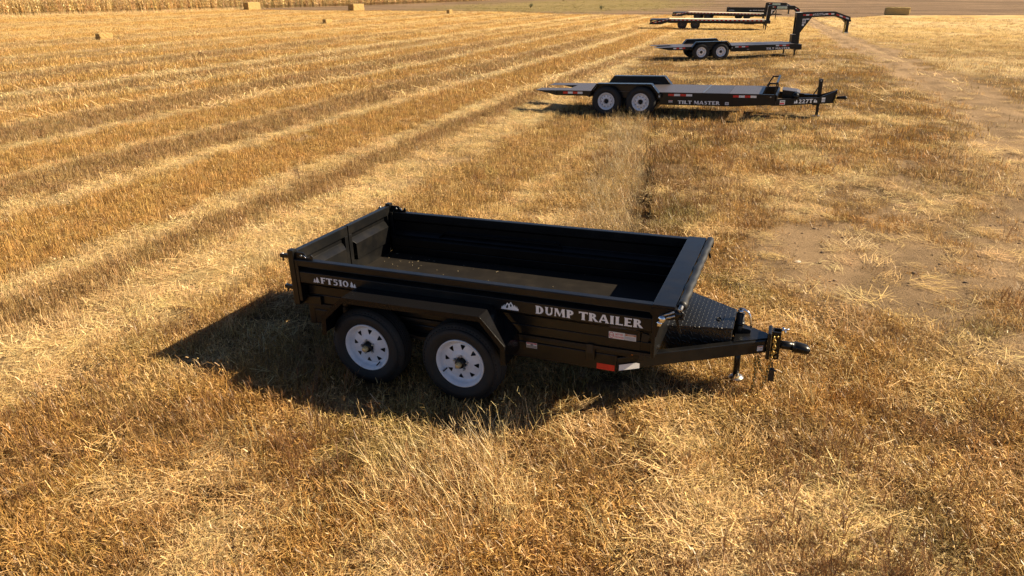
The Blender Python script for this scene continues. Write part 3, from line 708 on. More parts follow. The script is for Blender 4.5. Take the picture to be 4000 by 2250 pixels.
def small_text(name, s, mat, parent, x, y, z, wdt, h):
    cu = bpy.data.curves.new(name, 'FONT'); cu.body = s; cu.size = 1.0; cu.offset = 0.012
    to = bpy.data.objects.new(name, cu); COL.objects.link(to)
    dg = bpy.context.evaluated_depsgraph_get(); me = bpy.data.meshes.new_from_object(to.evaluated_get(dg))
    bpy.data.objects.remove(to)
    xs = [v.co.x for v in me.vertices]; ys = [v.co.y for v in me.vertices]
    for v in me.vertices:
        v.co = Vector((x+(v.co.x-min(xs))/(max(xs)-min(xs))*wdt, y, z+(v.co.y-min(ys))/(max(ys)-min(ys))*h))
    me.materials.clear(); me.materials.append(mat)
    o = bpy.data.objects.new(name, me); COL.objects.link(o); o.parent = parent; return o

# ------------------------------------------------------------------ wheels
def rim_mesh(rr, style):
    mb = MB(); k = rr/0.208
    mb.lathe([(rr+.004,.012),(rr+.003,-.003),(rr-.004,-.006),(rr-.010,.004),(rr-.020,.010),(rr-.024,.030),(rr-.034,.046),(rr-.048,.050)], 56)
    nh = 8 if style == 'spoke' else 10
    if style == 'spoke': rows = [(.160,.050,None),(.151,.046,8.0),(.141,.043,7.6),(.124,.040,4.8),(.110,.038,1.8),(.098,.036,None),(.086,.026,None),(.074,.022,None),(.050,.024,None),(.044,.045,None)]
    else: rows = [(.160,.050,None),(.150,.040,None),(.142,.036,2.6),(.134,.034,5.0),(.126,.032,5.0),(.118,.031,2.6),(.110,.028,None),(.094,.016,None),(.062,.014,None),(.055,.04,None)]
    sec = 360.0/nh; vs = []; fs = []
    def ring_angles(c, hw):
        hw2 = hw if hw else 4.0
        return [c-sec/2, c-sec/4-hw2/2, c-hw2, c, c+hw2, c+sec/4+hw2/2]
    per = 6*nh
    for r, y, hw in rows:
        for q in range(nh):
            for a in ring_angles(q*sec+8, hw): vs.append((k*r*math.cos(R(a)), y*k, k*r*math.sin(R(a))))
    for i in range(len(rows)-1):
        both = rows[i][2] is not None and rows[i+1][2] is not None
        for j in range(per):
            if both and j % 6 in (2, 3): continue
            l = (j+1) % per; fs.append((i*per+j, i*per+l, (i+1)*per+l, (i+1)*per+j))
    mb.add(vs, fs, True)
    return mb
def tyre_mesh(Rt, rr, wd):
    mb = MB(); m = (Rt+rr)/2
    half = [(rr-.006,.030),(rr+.002,.006),(rr+.012,-.004),(rr+.030,-.013),(m-.01,-.019),(m+.004,-.021),(m+.008,-.018),(m+.03,-.019),(Rt-.045,-.012),(Rt-.040,-.008),(Rt-.020,.000),(Rt-.010,.010),(Rt-.002,.026)]
    tr = []
    nb = 5; y0 = .030; y1 = wd-.070; st = (y1-y0)/nb
    for b in range(nb):
        a = y0+b*st; tr += [(Rt,a),(Rt,a+st*.72),(Rt-.009,a+st*.76),(Rt-.009,a+st*.96)]
    back = [(r, wd-.04-y) for r, y in half[::-1]]
    mb.lathe(half+tr+[(Rt,y1)]+back, 72, smooth=True)
    # shoulder lugs
    n = 64
    for i in range(n):
        a = 2*math.pi*i/n; c, s_ = math.cos(a), math.sin(a); dth = 0.020
        vs = []
        for da in (-dth, dth):
            cc, ss = math.cos(a+da), math.sin(a+da)
            for r, y in ((Rt-.032,-.012),(Rt-.004,.018),(Rt-.012,.024),(Rt-.036,.0)): vs.append((r*cc, y, r*ss))
        mb.add(vs, [(0,1,5,4),(1,2,6,5),(2,3,7,6),(3,0,4,7),(0,3,2,1),(4,5,6,7)])
    return mb
_wheel_cache = {}
def wheel(parent, pos, Rt, rr, wd, style, rimmat, lugs, spin=0.0, inner=False, cap='brass'):
    """tyre with rim, hub, cap and nuts as its sub-parts; outer face towards -y"""
    key = (Rt, rr, wd, style, rimmat.name, lugs, cap)
    if key not in _wheel_cache:
        d = {}
        d['tyre'] = tyre_mesh(Rt, rr, wd).mesh('wheel'); d['tyre'].materials.append(M['rubber'])
        d['rim'] = rim_mesh(rr, style).mesh('rim'); d['rim'].materials.append(rimmat)
        k = rr/.208
        h = MB().lathe([(0,.075),(rr-.03,.075),(rr-.03,.085),(0,.085)], 32).lathe([(.043*k,.075),(.043*k,.0),(.038*k,-.012),(.022*k,-.014),(0,-.014)], 24)
        d['hub'] = h.mesh('hub'); d['hub'].materials.append(M['black'])
        cpm = MB().lathe([(.024*k,-.010),(.025*k,-.034),(.020*k,-.046),(.016*k,-.050),(0,-.050)], 20); d['cap'] = cpm.mesh('hub_cap'); d['cap'].materials.append(M[cap])
        nu = MB().lathe([(.011,.026),(.0095,.004),(.005,.000),(0,.000)], 8); d['nut'] = nu.mesh('lug_nut'); d['nut'].materials.append(M['steel'])
        _wheel_cache[key] = d
    d = _wheel_cache[key]
    def ob(nm, me, par, loc=(0,0,0)):
        o = bpy.data.objects.new(nm, me); COL.objects.link(o); o.parent = par; o.location = loc; return o
    wv = ob('wheel', d['tyre'], parent, pos); wv.rotation_euler = (0, spin, math.pi if inner else 0)
    ob('rim', d['rim'], wv); ob('hub', d['hub'], wv); ob('hub_cap', d['cap'], wv)
    k = rr/.208
    for i in range(lugs):
        a = 2*math.pi*i/lugs+0.3; ob('lug_nut', d['nut'], wv, (.0595*k*math.cos(a), -.004 if style != 'spoke' else 0.0, .0595*k*math.sin(a)))
    if style == 'spoke':
        v = MB().tube([(rr*.80, .045, 0), (rr*.82, .010, 0), (rr*.83, -.008, 0)], .006, 8).build('valve', M['vinyl'], wv)
    return wv
def chain(name, pts, parent, mat, link=.034, wire=.0048):
    """links of a chain hung along pts"""
    P = [Vector(p) for p in pts]; L = [0]
    for i in range(1, len(P)): L.append(L[-1]+(P[i]-P[i-1]).length)
    mb = MB(); n = int(L[-1]/(link*.74))
    def at(s):
        for i in range(1, len(P)):
            if s <= L[i]+1e-9: return P[i-1].lerp(P[i], (s-L[i-1])/max(L[i]-L[i-1], 1e-9)), (P[i]-P[i-1]).normalized()
        return P[-1], (P[-1]-P[-2]).normalized()
    for k in range(n):
        c, t = at(k*link*.74+link/2); u0 = t.cross(Vector((.3,.9,.2))).normalized(); v0 = t.cross(u0)
        sd = u0 if k % 2 else v0; ring_ = []
        for i in range(12):
            a = 2*math.pi*i/12; ring_.append(c+t*(link/2)*math.cos(a)+sd*(link*.33)*math.sin(a))
        mb.tube(ring_, wire, 6, closed=True)
    return mb.build(name, mat, parent)

# ------------------------------------------------------------------ near dump trailer
def fender(parent, prof, y_out, y_in, lip=.05, mat=None):
    """folded tread-plate mudguard following prof in (x, z), with a turned-down outer lip"""
    mat = mat or M['fender_tread']; mb = MB(); n = len(prof); t = .005
    cx = sum(p[0] for p in prof)/n
    inn = []
    for i, p in enumerate(prof):
        a = prof[max(i-1,0)]; b = prof[min(i+1,n-1)]; d = Vector((b[0]-a[0], b[1]-a[1])).normalized(); nn = Vector((d.y, -d.x))
        if i in (0, n-1): inn.append((p[0]+nn.x*lip, p[1]+nn.y*lip))
        else:
            d0 = Vector((p[0]-a[0], p[1]-a[1])).normalized(); cs = abs(Vector((d0.y, -d0.x)).dot(nn)); inn.append((p[0]+nn.x*lip/max(cs,.4), p[1]+nn.y*lip/max(cs,.4)))
    th = []
    for i, p in enumerate(prof): th.append((p[0]+(inn[i][0]-p[0])*t/lip, p[1]+(inn[i][1]-p[1])*t/lip))
    for i in range(n-1):
        a, b, c, d = prof[i], prof[i+1], th[i+1], th[i]
        mb.prism([a, b, c, d], min(y_out, y_in)+.0005, max(y_out, y_in), 'y')
    o = mb.build('fender', mat, parent, .003)
    mb2 = MB(); s_ = .005*(1 if y_in > y_out else -1)
    for i in range(n-1):
        mb2.prism([prof[i], prof[i+1], inn[i+1], inn[i]], y_out-s_, y_out, 'y')
    mb2.build('fender_lip', mat, o); return o

def dump_trailer():
    a, b = -.0323, .0147
    c = Vector((1.25, .8, .35)); Mr = Matrix.Rotation(a, 3, 'Y') @ Matrix.Rotation(-b, 3, 'X')
    loc = c+Mr @ Vector((0, 0, -.35)); loc.z -= .03
    root = empty('dump_trailer', loc, (-b, a, 0)); OFF = Vector((-1.25, -.8, 0))
    tag(root, 'black tandem axle dump trailer with open bed, nearest in the foreground', 'trailer')
    def B(mb, name, mat='black', bev=.004, parent=root):
        return mb.build(name, M[mat], parent, bev, off=OFF)
    W = 1.65
    B(MB().box(.05, 3.17, .07, W-.07, .595, .62), 'bed_floor', 'floor_steel', 0)
    # corrugated side walls
    for s in (0, 1):
        Y = (lambda q: q) if s == 0 else (lambda q: W-q)
        outer = [(.050,.990),(.050,.965),(.004,.935),(.004,.838),(.050,.800),(.108,.795),(.108,.622)]
        inner = [(q[0]+.010, q[1]) for q in outer]
        poly = [(Y(q[0]), q[1]) for q in outer]+[(Y(q[0]), q[1]) for q in inner[::-1]]
        B(MB().prism(poly, .085, 3.168, 'x'), 'side_wall', 'black', .002)
        B(MB().box(.088, 3.168, min(Y(0), Y(.062)), max(Y(0), Y(.062)), .987, 1.047), 'top_rail', 'black', .006)
        # rear frame upright of the bed
        B(MB().box(.058, .092, min(Y(-.002), Y(.08)), max(Y(-.002), Y(.08)), .66, 1.046), 'bed_post', 'black', .004)
        # lower body panels, chassis rail
        B(MB().box(.10, 3.075, min(Y(.082), Y(.14)), max(Y(.082), Y(.14)), .706, .792), 'lower_panel', 'black', .004)
        B(MB().box(.10, 3.078, min(Y(.085), Y(.14)), max(Y(.085), Y(.14)), .622, .702), 'bed_sill', 'black', .004)
        B(MB().box(.12, 3.070, min(Y(.092), Y(.15)), max(Y(.092), Y(.15)), .556, .616), 'bed_beam', 'black', .004)
        B(MB().box(.12, 2.90, min(Y(.100), Y(.16)), max(Y(.100), Y(.16)), .405, .548), 'chassis_rail', 'black', .006)
        # tie bracket on the side
        br = B(MB().box(2.66, 2.735, min(Y(.070), Y(.085)), max(Y(.070), Y(.085)), .495, .60), 'side_bracket', 'black', .003)
        B(MB().box(2.672, 2.723, min(Y(.064), Y(.071)), max(Y(.064), Y(.071)), .555, .628), 'bracket_pocket', 'vinyl', .002, br)
        # hooked spreader plate above the rail
        hk = [(.02,1.047),(.232,1.047),(.238,1.078),(.226,1.094),(.210,1.092),(.212,1.080),(.200,1.066),(.182,1.064),(.168,1.076),(.160,1.094),(.140,1.108),(.02,1.108)]
        h = B(MB().prism(hk, Y(.024) if s == 0 else Y(.036), Y(.036) if s == 0 else Y(.024), 'y'), 'spreader_hook', 'black', .002)
        B(MB().tube([(.125, Y(.020) if s == 0 else Y(.040), 1.08), (.125, Y(.010) if s == 0 else Y(.046), 1.08)], .012, 10), 'hook_bolt', 'steel', 0, h)
        B(MB().tube([(.150, Y(.018), 1.088), (.166, Y(.014), 1.076), (.178, Y(.018), 1.058)], .004, 6), 'hook_edge', 'chrome', 0, h)
        # corner post of the tailgate
        p = B(MB().box(-.004, .054, min(Y(-.004), Y(.056)), max(Y(-.004), Y(.056)), .62, 1.128), 'tailgate_post', 'black', .005)
        for zc in (1.062, .772):
            B(MB().box(-.100, -.004, min(Y(.010), Y(.045)), max(Y(.010), Y(.045)), zc-.016, zc+.016), 'gate_hinge', 'black', .003, p)
            B(MB().tube([(-.082, Y(.028), zc-.05), (-.082, Y(.028), zc+.024)], .009, 8), 'hinge_pin', 'steel', 0, p)
        # rear bracket under the bed
        B(MB().prism([(-.06,.615),(-.06,.665),(.02,.680),(.235,.696),(.235,.615)], Y(.058) if s == 0 else Y(.068), Y(.068) if s == 0 else Y(.058), 'y'), 'rear_bracket', 'black', .002)
        # doors of the tailgate: top tube, bottom tube, jambs and corrugated sheet
        y0, y1 = (.060, .817) if s == 0 else (.833, W-.060)
        d = B(MB().box(.000, .050, y0, y1, 1.015, 1.108), 'tailgate_door', 'black', .004)
        B(MB().box(.002, .048, y0, y0+.05, .62, 1.014).box(.002, .048, y1-.05, y1, .62, 1.014).box(.002, .048, y0+.05, y1-.05, .60, .74), 'door_frame', 'black', .003, d)
        B(MB().box(-.004, .001, y0, y1, .60, 1.014), 'door_skin', 'black', 0, d)
        sh = [(.012,1.014),(.012,.955),(.070,.905),(.070,.742),(.058,.742),(.058,.900),(.002,.948),(.002,1.014)]
        mb = MB()
        n = len(sh); ya, yb = y0+.051, y1-.051
        vs = [(q[0], ya+(.03 if q[0] > .05 else 0), q[1]) for q in sh]+[(q[0], yb-(.03 if q[0] > .05 else 0), q[1]) for q in sh]
        mb.add(vs, [tuple(range(n))[::-1], tuple(range(n, 2*n))]+[(i, (i+1) % n, n+(i+1) % n, n+i) for i in range(n)])
        B(mb, 'door_sheet', 'black', .002, d)
        # mudguards and wheels
        xm = .8036+.437
        prof = [(xm-.79,.500),(xm-.775,.672),(xm-.555,.868),(xm+.680,.876),(xm+.880,.655),(xm+.885,.500)]
        fender(root, [(q[0]-1.25, q[1]) for q in prof], (-.240 if s == 0 else W+.240)-.8, Y(.055)-.8, .042)
        for k, xa in enumerate((.8036, .8036+.8738)):
            wheel(root, (xa-1.25, Y(-.1326)-.8, .3792), .352, .208, .215, 'spoke', M['white_rim'], 5, (1.05, 2.6)[k] if s == 0 else 0.4*k, s == 1)
        B(MB().prism([(xm-.50,.548),(xm-.42,.50),(xm,.44),(xm+.42,.50),(xm+.50,.548),(xm+.42,.53),(xm,.475),(xm-.42,.53)], Y(.03) if s == 0 else Y(.09), Y(.09) if s == 0 else Y(.03), 'y'), 'leaf_spring', 'black_dusty', 0)
    for xa in (.8036, .8036+.8738):
        B(MB().tube([(xa, .10, .379), (xa, W-.10, .379)], .032, 12), 'axle', 'black_dusty', 0)
    for xc in (.3, 1.0, 1.7, 2.4, 2.86): B(MB().box(xc-.03, xc+.03, .16, W-.16, .43, .54), 'crossmember', 'black_dusty', .003)
    B(MB().box(.06, .12, .10, W-.10, .40, .594), 'rear_sill', 'black', .003)
    # front wall and its broad cap
    B(MB().box(3.170, 3.196, .004, W-.004, .622, 1.030), 'headboard', 'black', .003)
    cap = B(MB().prism([(3.166,1.031),(3.166,1.053),(3.326,1.053),(3.326,1.010),(3.318,1.010),(3.318,1.031)], -.006, W+.006, 'y'), 'headboard_cap', 'black', .004)
    for s in (0, 1):
        ya, yb = (-.003, .007) if s == 0 else (W-.007, W+.003)
        B(MB().prism([(3.150,.985),(3.170,1.030),(3.322,1.030),(3.310,1.000),(3.235,.930),(3.205,.800),(3.165,.785),(3.196,.930)], ya, yb, 'y'), 'cap_gusset', 'black', .002, cap)
    # floor edge in front, D ring
    B(MB().box(3.075, 3.195, .09, W-.09, .60, .70), 'front_sill', 'black', .003)
    B(MB().tube([(2.62+.055*math.cos(R(t)), W-.072-.012, .70+.075*math.sin(R(t))) for t in range(0, 181, 20)], .008, 6), 'tie_ring', 'black', 0)
    # straw bits and grit on the bed floor
    db = MB()
    for i in range(80):
        px, py, t = u(.15, 3.0), u(.12, W-.12), u(0, 6.28); l, ww = (u(.008, .022), .0022) if rnd.random() < .6 else (u(.004, .008), u(.004, .007))
        if rnd.random() < .5: px = .12+abs(rnd.gauss(0, .5))
        db.beam((px, py, .6225), (px+l*math.cos(t), py+l*math.sin(t), .6235), ww, .003)
    tag(B(db, 'floor_litter', 'sticker', 0), kind='stuff').data.materials[0] = plain('floor_litter_straw', (.30, .24, .15), .8)
    # rolled tarp
    path = []; rad = []
    for i in range(60):
        t = i/59; path.append((3.362+.003*math.sin(i*.8), .045+t*1.58, 1.038+.004*math.cos(i*.43))); rad.append(.032+.0015*math.sin(i*.5+2*math.sin(i*.17))+.001*rnd.random())
    tp = B(MB().tube(path, rad, 14), 'rolled_tarp', 'vinyl', 0)
    B(MB().tube([(3.362, -.02, 1.040), (3.362, W+.02, 1.040)], .016, 12), 'roller_bar', 'steel', 0, tp)
    for s, yy in ((0, -.012), (1, W+.012)):
        B(MB().tube([(3.345, yy-.006, 1.0), (3.345, yy+.006, 1.0)], .036, 18).prism([(3.24,.962),(3.26,.998),(3.34,1.036),(3.372,1.0),(3.35,.966),(3.28,.950)], yy-.004, yy+.004, 'y').tube([(3.362, yy, 1.035), (3.386, yy, 1.01), (3.382, yy, .972), (3.352, yy, .972)], .010, 6), 'roller_bracket', 'black', 0, tp)
        B(MB().prism([(3.330,.966),(3.356,.960),(3.380,.862),(3.364,.858)], yy-.003, yy+.003, 'y'), 'tarp_lever', 'black', .001, tp)
    ch = B(MB().tube([(3.240, -.030, .955), (3.240, .004, .955)], .026, 16).tube([(3.225, -.028, .918), (3.225, .0, .918)], .020, 14), 'tarp_crank_socket', 'chrome', 0)
    B(MB().tube([(3.262, -.018, .962), (3.330, -.018, .994)], .010, 10).tube([(3.245, -.02, .980), (3.325, -.02, 1.022)], .008, 8), 'crank_arm', 'steel', 0, ch)
    # chassis nose, hinge arm and lift tube
    B(MB().prism([(3.072,.55),(3.060,.60),(3.085,.770),(3.150,.760),(3.120,.66),(3.100,.55)], .095, .125, 'y'), 'nose_plate', 'black_dusty', .002)
    B(MB().beam((3.205,.09,.895), (3.110,.13,.66), .03, .028), 'hinge_arm', 'black', .003)
    B(MB().tube([(3.105,.15,.690), (3.198,.15,.630)], .030, 18), 'lift_tube', 'black', 0)
    B(MB().beam((3.10,.17,.555), (3.19,.20,.645), .02, .03), 'lift_brace', 'black', .002)
    # drawbar
    cy = .845; fx = 3.93
    for s in (-1, 1):
        yb = cy+s*(cy-.105)
        B(MB().beam((2.885, yb+.03*(-s)*-1*0+(.03 if s < 0 else -.03), .470), (fx, cy+s*.045, .478), .06, .108), 'drawbar', 'black', .005)
    pl = B(MB().prism([(3.70,.655),(3.945,.800),(3.945,.890),(3.70,1.035)], .533, .540, 'z'), 'drawbar_plate', 'black', .002)
    B(MB().prism([(3.70,.66),(3.945,.805),(3.945,.885),(3.70,1.03)], .415, .420, 'z'), 'lower_plate', 'black', .002)
    fr = B(MB().box(3.945, 3.975, cy-.09, cy+.09, .37, .60), 'coupler_mount', 'black', .010)
    cb = B(MB().box(3.985, 4.045, cy-.045, cy-.030, .365, .600).box(3.985, 4.045, cy+.030, cy+.045, .365, .600).box(3.976, 3.988, cy-.045, cy+.045, .365, .600), 'coupler_channel', 'black', .002)
    for zz in (.39, .43, .565): B(MB().tube([(4.02, cy-.060, zz), (4.02, cy-.046, zz)], .010, 8), 'channel_bolt', 'gold', 0, cb)
    cp = B(MB().lathe([(0,-.02),(.030,-.02),(.032,0),(.032,.10),(0,.10)], 20).mesh and MB().tube([(4.03,cy,.480),(4.145,cy,.478)], .034, 18), 'coupler', 'black', 0)
    nose = MB(); rows = [(4.138,.042,.036,.0),(4.165,.046,.040,.002),(4.20,.047,.036,.0),(4.235,.046,.034,-.006),(4.258,.036,.026,-.010),(4.268,.016,.014,-.012)]
    vs = []; fs = []
    for (xx, ry, rz, dz) in rows:
        for k in range(18):
            t = 2*math.pi*k/18; vs.append((xx, cy+ry*math.cos(t), .478+dz+rz*math.sin(t)*(1.35 if math.sin(t) < 0 else 1)))
    for i in range(len(rows)-1):
        for k in range(18): l = (k+1) % 18; fs.append((i*18+k, i*18+l, (i+1)*18+l, (i+1)*18+k))
    fs += [tuple(range(18)), tuple(5*18+k for k in range(17, -1, -1))]
    nose.add(vs, fs, True); B(nose, 'ball_socket', 'black', 0, cp)
    B(MB().tube([(4.05,cy+.01,.62),(4.065,cy+.02,.60),(4.075,cy,.58)], .010, 8).tube([(4.04,cy,.60),(4.10,cy+.02,.612)], .007, 8), 'coupler_latch', 'chrome', 0, cp)
    # chains
    def chn(pts): 
        o = chain('safety_chain', [Vector(q)+OFF for q in pts], root, M['gold']); return o
    chn([(3.995,cy-.075,.575),(4.005,cy-.080,.50),(3.995,cy-.085,.42),(3.985,cy-.085,.33),(3.965,cy-.10,.20),(3.93,cy-.14,.09),(3.90,cy-.20,.07)])
    chn([(3.870,cy-.10,.39),(3.880,cy-.10,.31),(3.885,cy-.11,.22),(3.875,cy-.13,.10),(3.84,cy-.2,.06)])
    chn([(3.890,cy-.07,.385),(3.915,cy-.08,.30),(3.935,cy-.09,.26)])
    B(MB().prism([(3.985,.196),(4.030,.196),(4.030,.268),(4.024,.300),(3.992,.300),(3.985,.268)], cy-.11, cy-.07, 'y').tube([(4.008,cy-.09,.30),(4.004,cy-.09,.36)], .006, 6).tube([(4.0,cy-.09,.29),(4.045,cy-.09,.282)], .008, 6), 'plug', 'vinyl', .003)
    B(MB().tube([(3.76,cy-.135,.452),(3.81,cy-.122,.452)], .009, 8), 'cable_clip', 'steel', 0)
    B(MB().tube([(3.68,cy-.19,.43),(3.74,cy-.15,.455),(3.82,cy-.115,.44),(3.87,cy-.10,.40)], .004, 6), 'breakaway_cable', 'vinyl', 0)
    # tool box of tread plate on the drawbar
    bx = [(3.125,.560),(3.68,.668),(3.672,1.040),(3.25,1.33),(3.125,1.33)]
    tb = B(MB().prism(bx, .415, .632, 'z'), 'tool_box', 'tread', .004)
    lid = [(3.118,.548),(3.690,.660),(3.682,1.050),(3.255,1.345),(3.118,1.345)]
    B(MB().prism(lid, .633, .648, 'z'), 'tool_box_lid', 'tread', .004, tb)
    B(MB().tube([(3.565+.018*math.cos(R(t)), .80+.028*math.sin(R(t)), .652) for t in range(0, 360, 30)], .004, 6, closed=True).beam((3.60,.80,.650), (3.605,.80,.690), .022, .004), 'lid_latch', 'black', 0, tb)
    B(MB().prism([(3.20,.36),(3.70,.69),(3.70,1.00),(3.20,1.33)], .408, .412, 'z'), 'added_shadow_tray', 'black_dusty', 0)  # plate added between the drawbars to fill in their shadow on the ground
    # swivel jack
    jx, jy = 3.722, cy+.02
    jk = B(MB().cylz(jx, jy, .40, .700, .034, 18).cylz(jx, jy, .60, .624, .040, 18), 'tongue_jack', 'black', 0)
    B(MB().cylz(jx+.012, jy, .13, .41, .026, 16), 'jack_leg', 'black', 0, jk)
    B(MB().lathe([(0,.0)], 4).mesh and MB().tube([(jx+.014,jy,.110),(jx+.014,jy,.120),(jx+.012,jy,.140)], [.066,.064,.034], 18), 'jack_foot', 'steel', 0, jk)
    B(MB().cylz(jx, jy, .700, .728, .024, 16), 'jack_cap', 'chrome', 0, jk)
    B(MB().tube([(jx-.012,jy,.735),(jx+.02,jy-.005,.738),(jx+.060,jy-.01,.716),(jx+.074,jy-.012,.690),(jx+.090,jy-.012,.610),(jx+.094,jy-.012,.585)], .0085, 10), 'jack_crank', 'chrome', 0, jk)
    B(MB().beam((jx,jy,.56), (jx+.09,jy,.545), .05, .05), 'jack_bracket', 'black', .003, jk)
    # printed matter on the near side
    P = lambda xv, yv: (xv-1.25, yv-.8)
    pr = root
    x0, yy = P(2.282, .0015); lettering('lettering', 'DUMP TRAILER', M['decal'], pr, x0, P(3.105, 0)[0], yy, .853, .066)
    lettering('lettering', '<FT510>', M['decal'], pr, P(.235, 0)[0], P(.668, 0)[0], yy, .853, .056)
    em = flat_polys('emblem', [[(q[0]*.066, q[1]*.068) for q in p] for p in EMBLEM[1]], M['decal'], pr, P(1.998, 0)[0], yy, .853)
    flat_polys('emblem_detail', [[(q[0]*.066, q[1]*.068) for q in p] for p in EMB_IN], M['black'], em, P(1.998, 0)[0], yy-.0012, .853)
    ys = .0795-.8
    s1 = rect('sticker', M['sticker'], pr, P(2.838, 0)[0], P(2.960, 0)[0], ys, .700, .755)
    X = P(2.838, 0)[0]; yt = ys-.0012
    flat_polys('badge_ring', ring(.021, .0275, (.0185, .0245), (.0150, .0200), 0, 360, 24), M['redprint'], s1, X, yt, .700)
    small_text('badge_text', 'TOUGH', M['redprint'], s1, X+.004, yt, .7225, .034, .010)
    small_text('sticker_text', 'BETTER', M['redprint'], s1, X+.052, yt, .731, .056, .014)
    small_text('sticker_text', 'STRONGER', M['redprint'], s1, X+.044, yt, .708, .072, .014)
    s2 = rect('sticker', M['sticker'], pr, P(2.963, 0)[0], P(3.045, 0)[0], ys, .700, .752)
    X = P(2.963, 0)[0]
    rect('warning_bar', M['orangeprint'], s2, X+.002, X+.080, yt, .736, .750)
    small_text('sticker_text', 'WARNING', M['sticker'], s2, X+.016, yt-.001, .739, .05, .008)
    flat_polys('fine_print', [[(.004, .004+.0058*i), (.076, .004+.0058*i), (.076, .0062+.0058*i), (.004, .0062+.0058*i)] for i in range(5)], M['grey_print'], s2, X, yt, .700)
    s3 = rect('sticker', M['sticker'], pr, P(2.165, 0)[0], P(2.255, 0)[0], .0985-.8, .500, .547)
    X = P(2.165, 0)[0]; yt = .0972-.8
    rect('danger_bar', M['redprint'], s3, X+.003, X+.087, yt, .535, .5445)
    small_text('sticker_text', 'DANGER', M['sticker'], s3, X+.022, yt-.001, .5365, .045, .006)
    rect('danger_panel', M['grey_print'], s3, X+.003, X+.087, yt, .503, .522)
    rect('danger_mark', M['vinyl'], s3, X+.036, X+.058, yt, .524, .532)
    rect('red_reflector', M['red'], pr, P(2.745, 0)[0], P(2.886, 0)[0], .0985-.8, .412, .462)
    dv = Vector((fx-2.885, (cy-.045)-(.105+.03))).normalized(); dv = (dv.x, dv.y)
    nrm = (dv[1], -dv[0]); base = (2.885+nrm[0]*.0315, .135+nrm[1]*.0315)
    flat_polys('white_reflector', [[(0,0),(.165,0),(.165,.040),(.140,.050),(0,.050)]], M['white'], pr, base[0]+.020*dv[0]-1.25, base[1]+.020*dv[1]-.8-.014, .420, 1.0, 0.008, dv)
    bs = rect('ball_sticker', M['sticker'], pr, 0, .048, 0, .448, .492); bs.location = (3.862+nrm[0]*.034-1.25, .135+(3.862-2.885)*dv[1]/dv[0]+nrm[1]*.034-.8, 0); bs.rotation_euler = (0, 0, math.atan2(dv[1], dv[0]))
    rect('ball_bar', M['orangeprint'], bs, .003, .045, -.0012, .482, .490); small_text('ball_text', '2 Ball', M['grey_print'], bs, .004, -.0013, .462, .040, .014); rect('ball_note', M['grey_print'], bs, .005, .043, -.0012, .452, .456)
    B(MB().tube([(3.02,.094,.586),(3.02,.084,.586)], .008, 12), 'side_lamp', 'amber', 0)
    return root
dump_trailer()

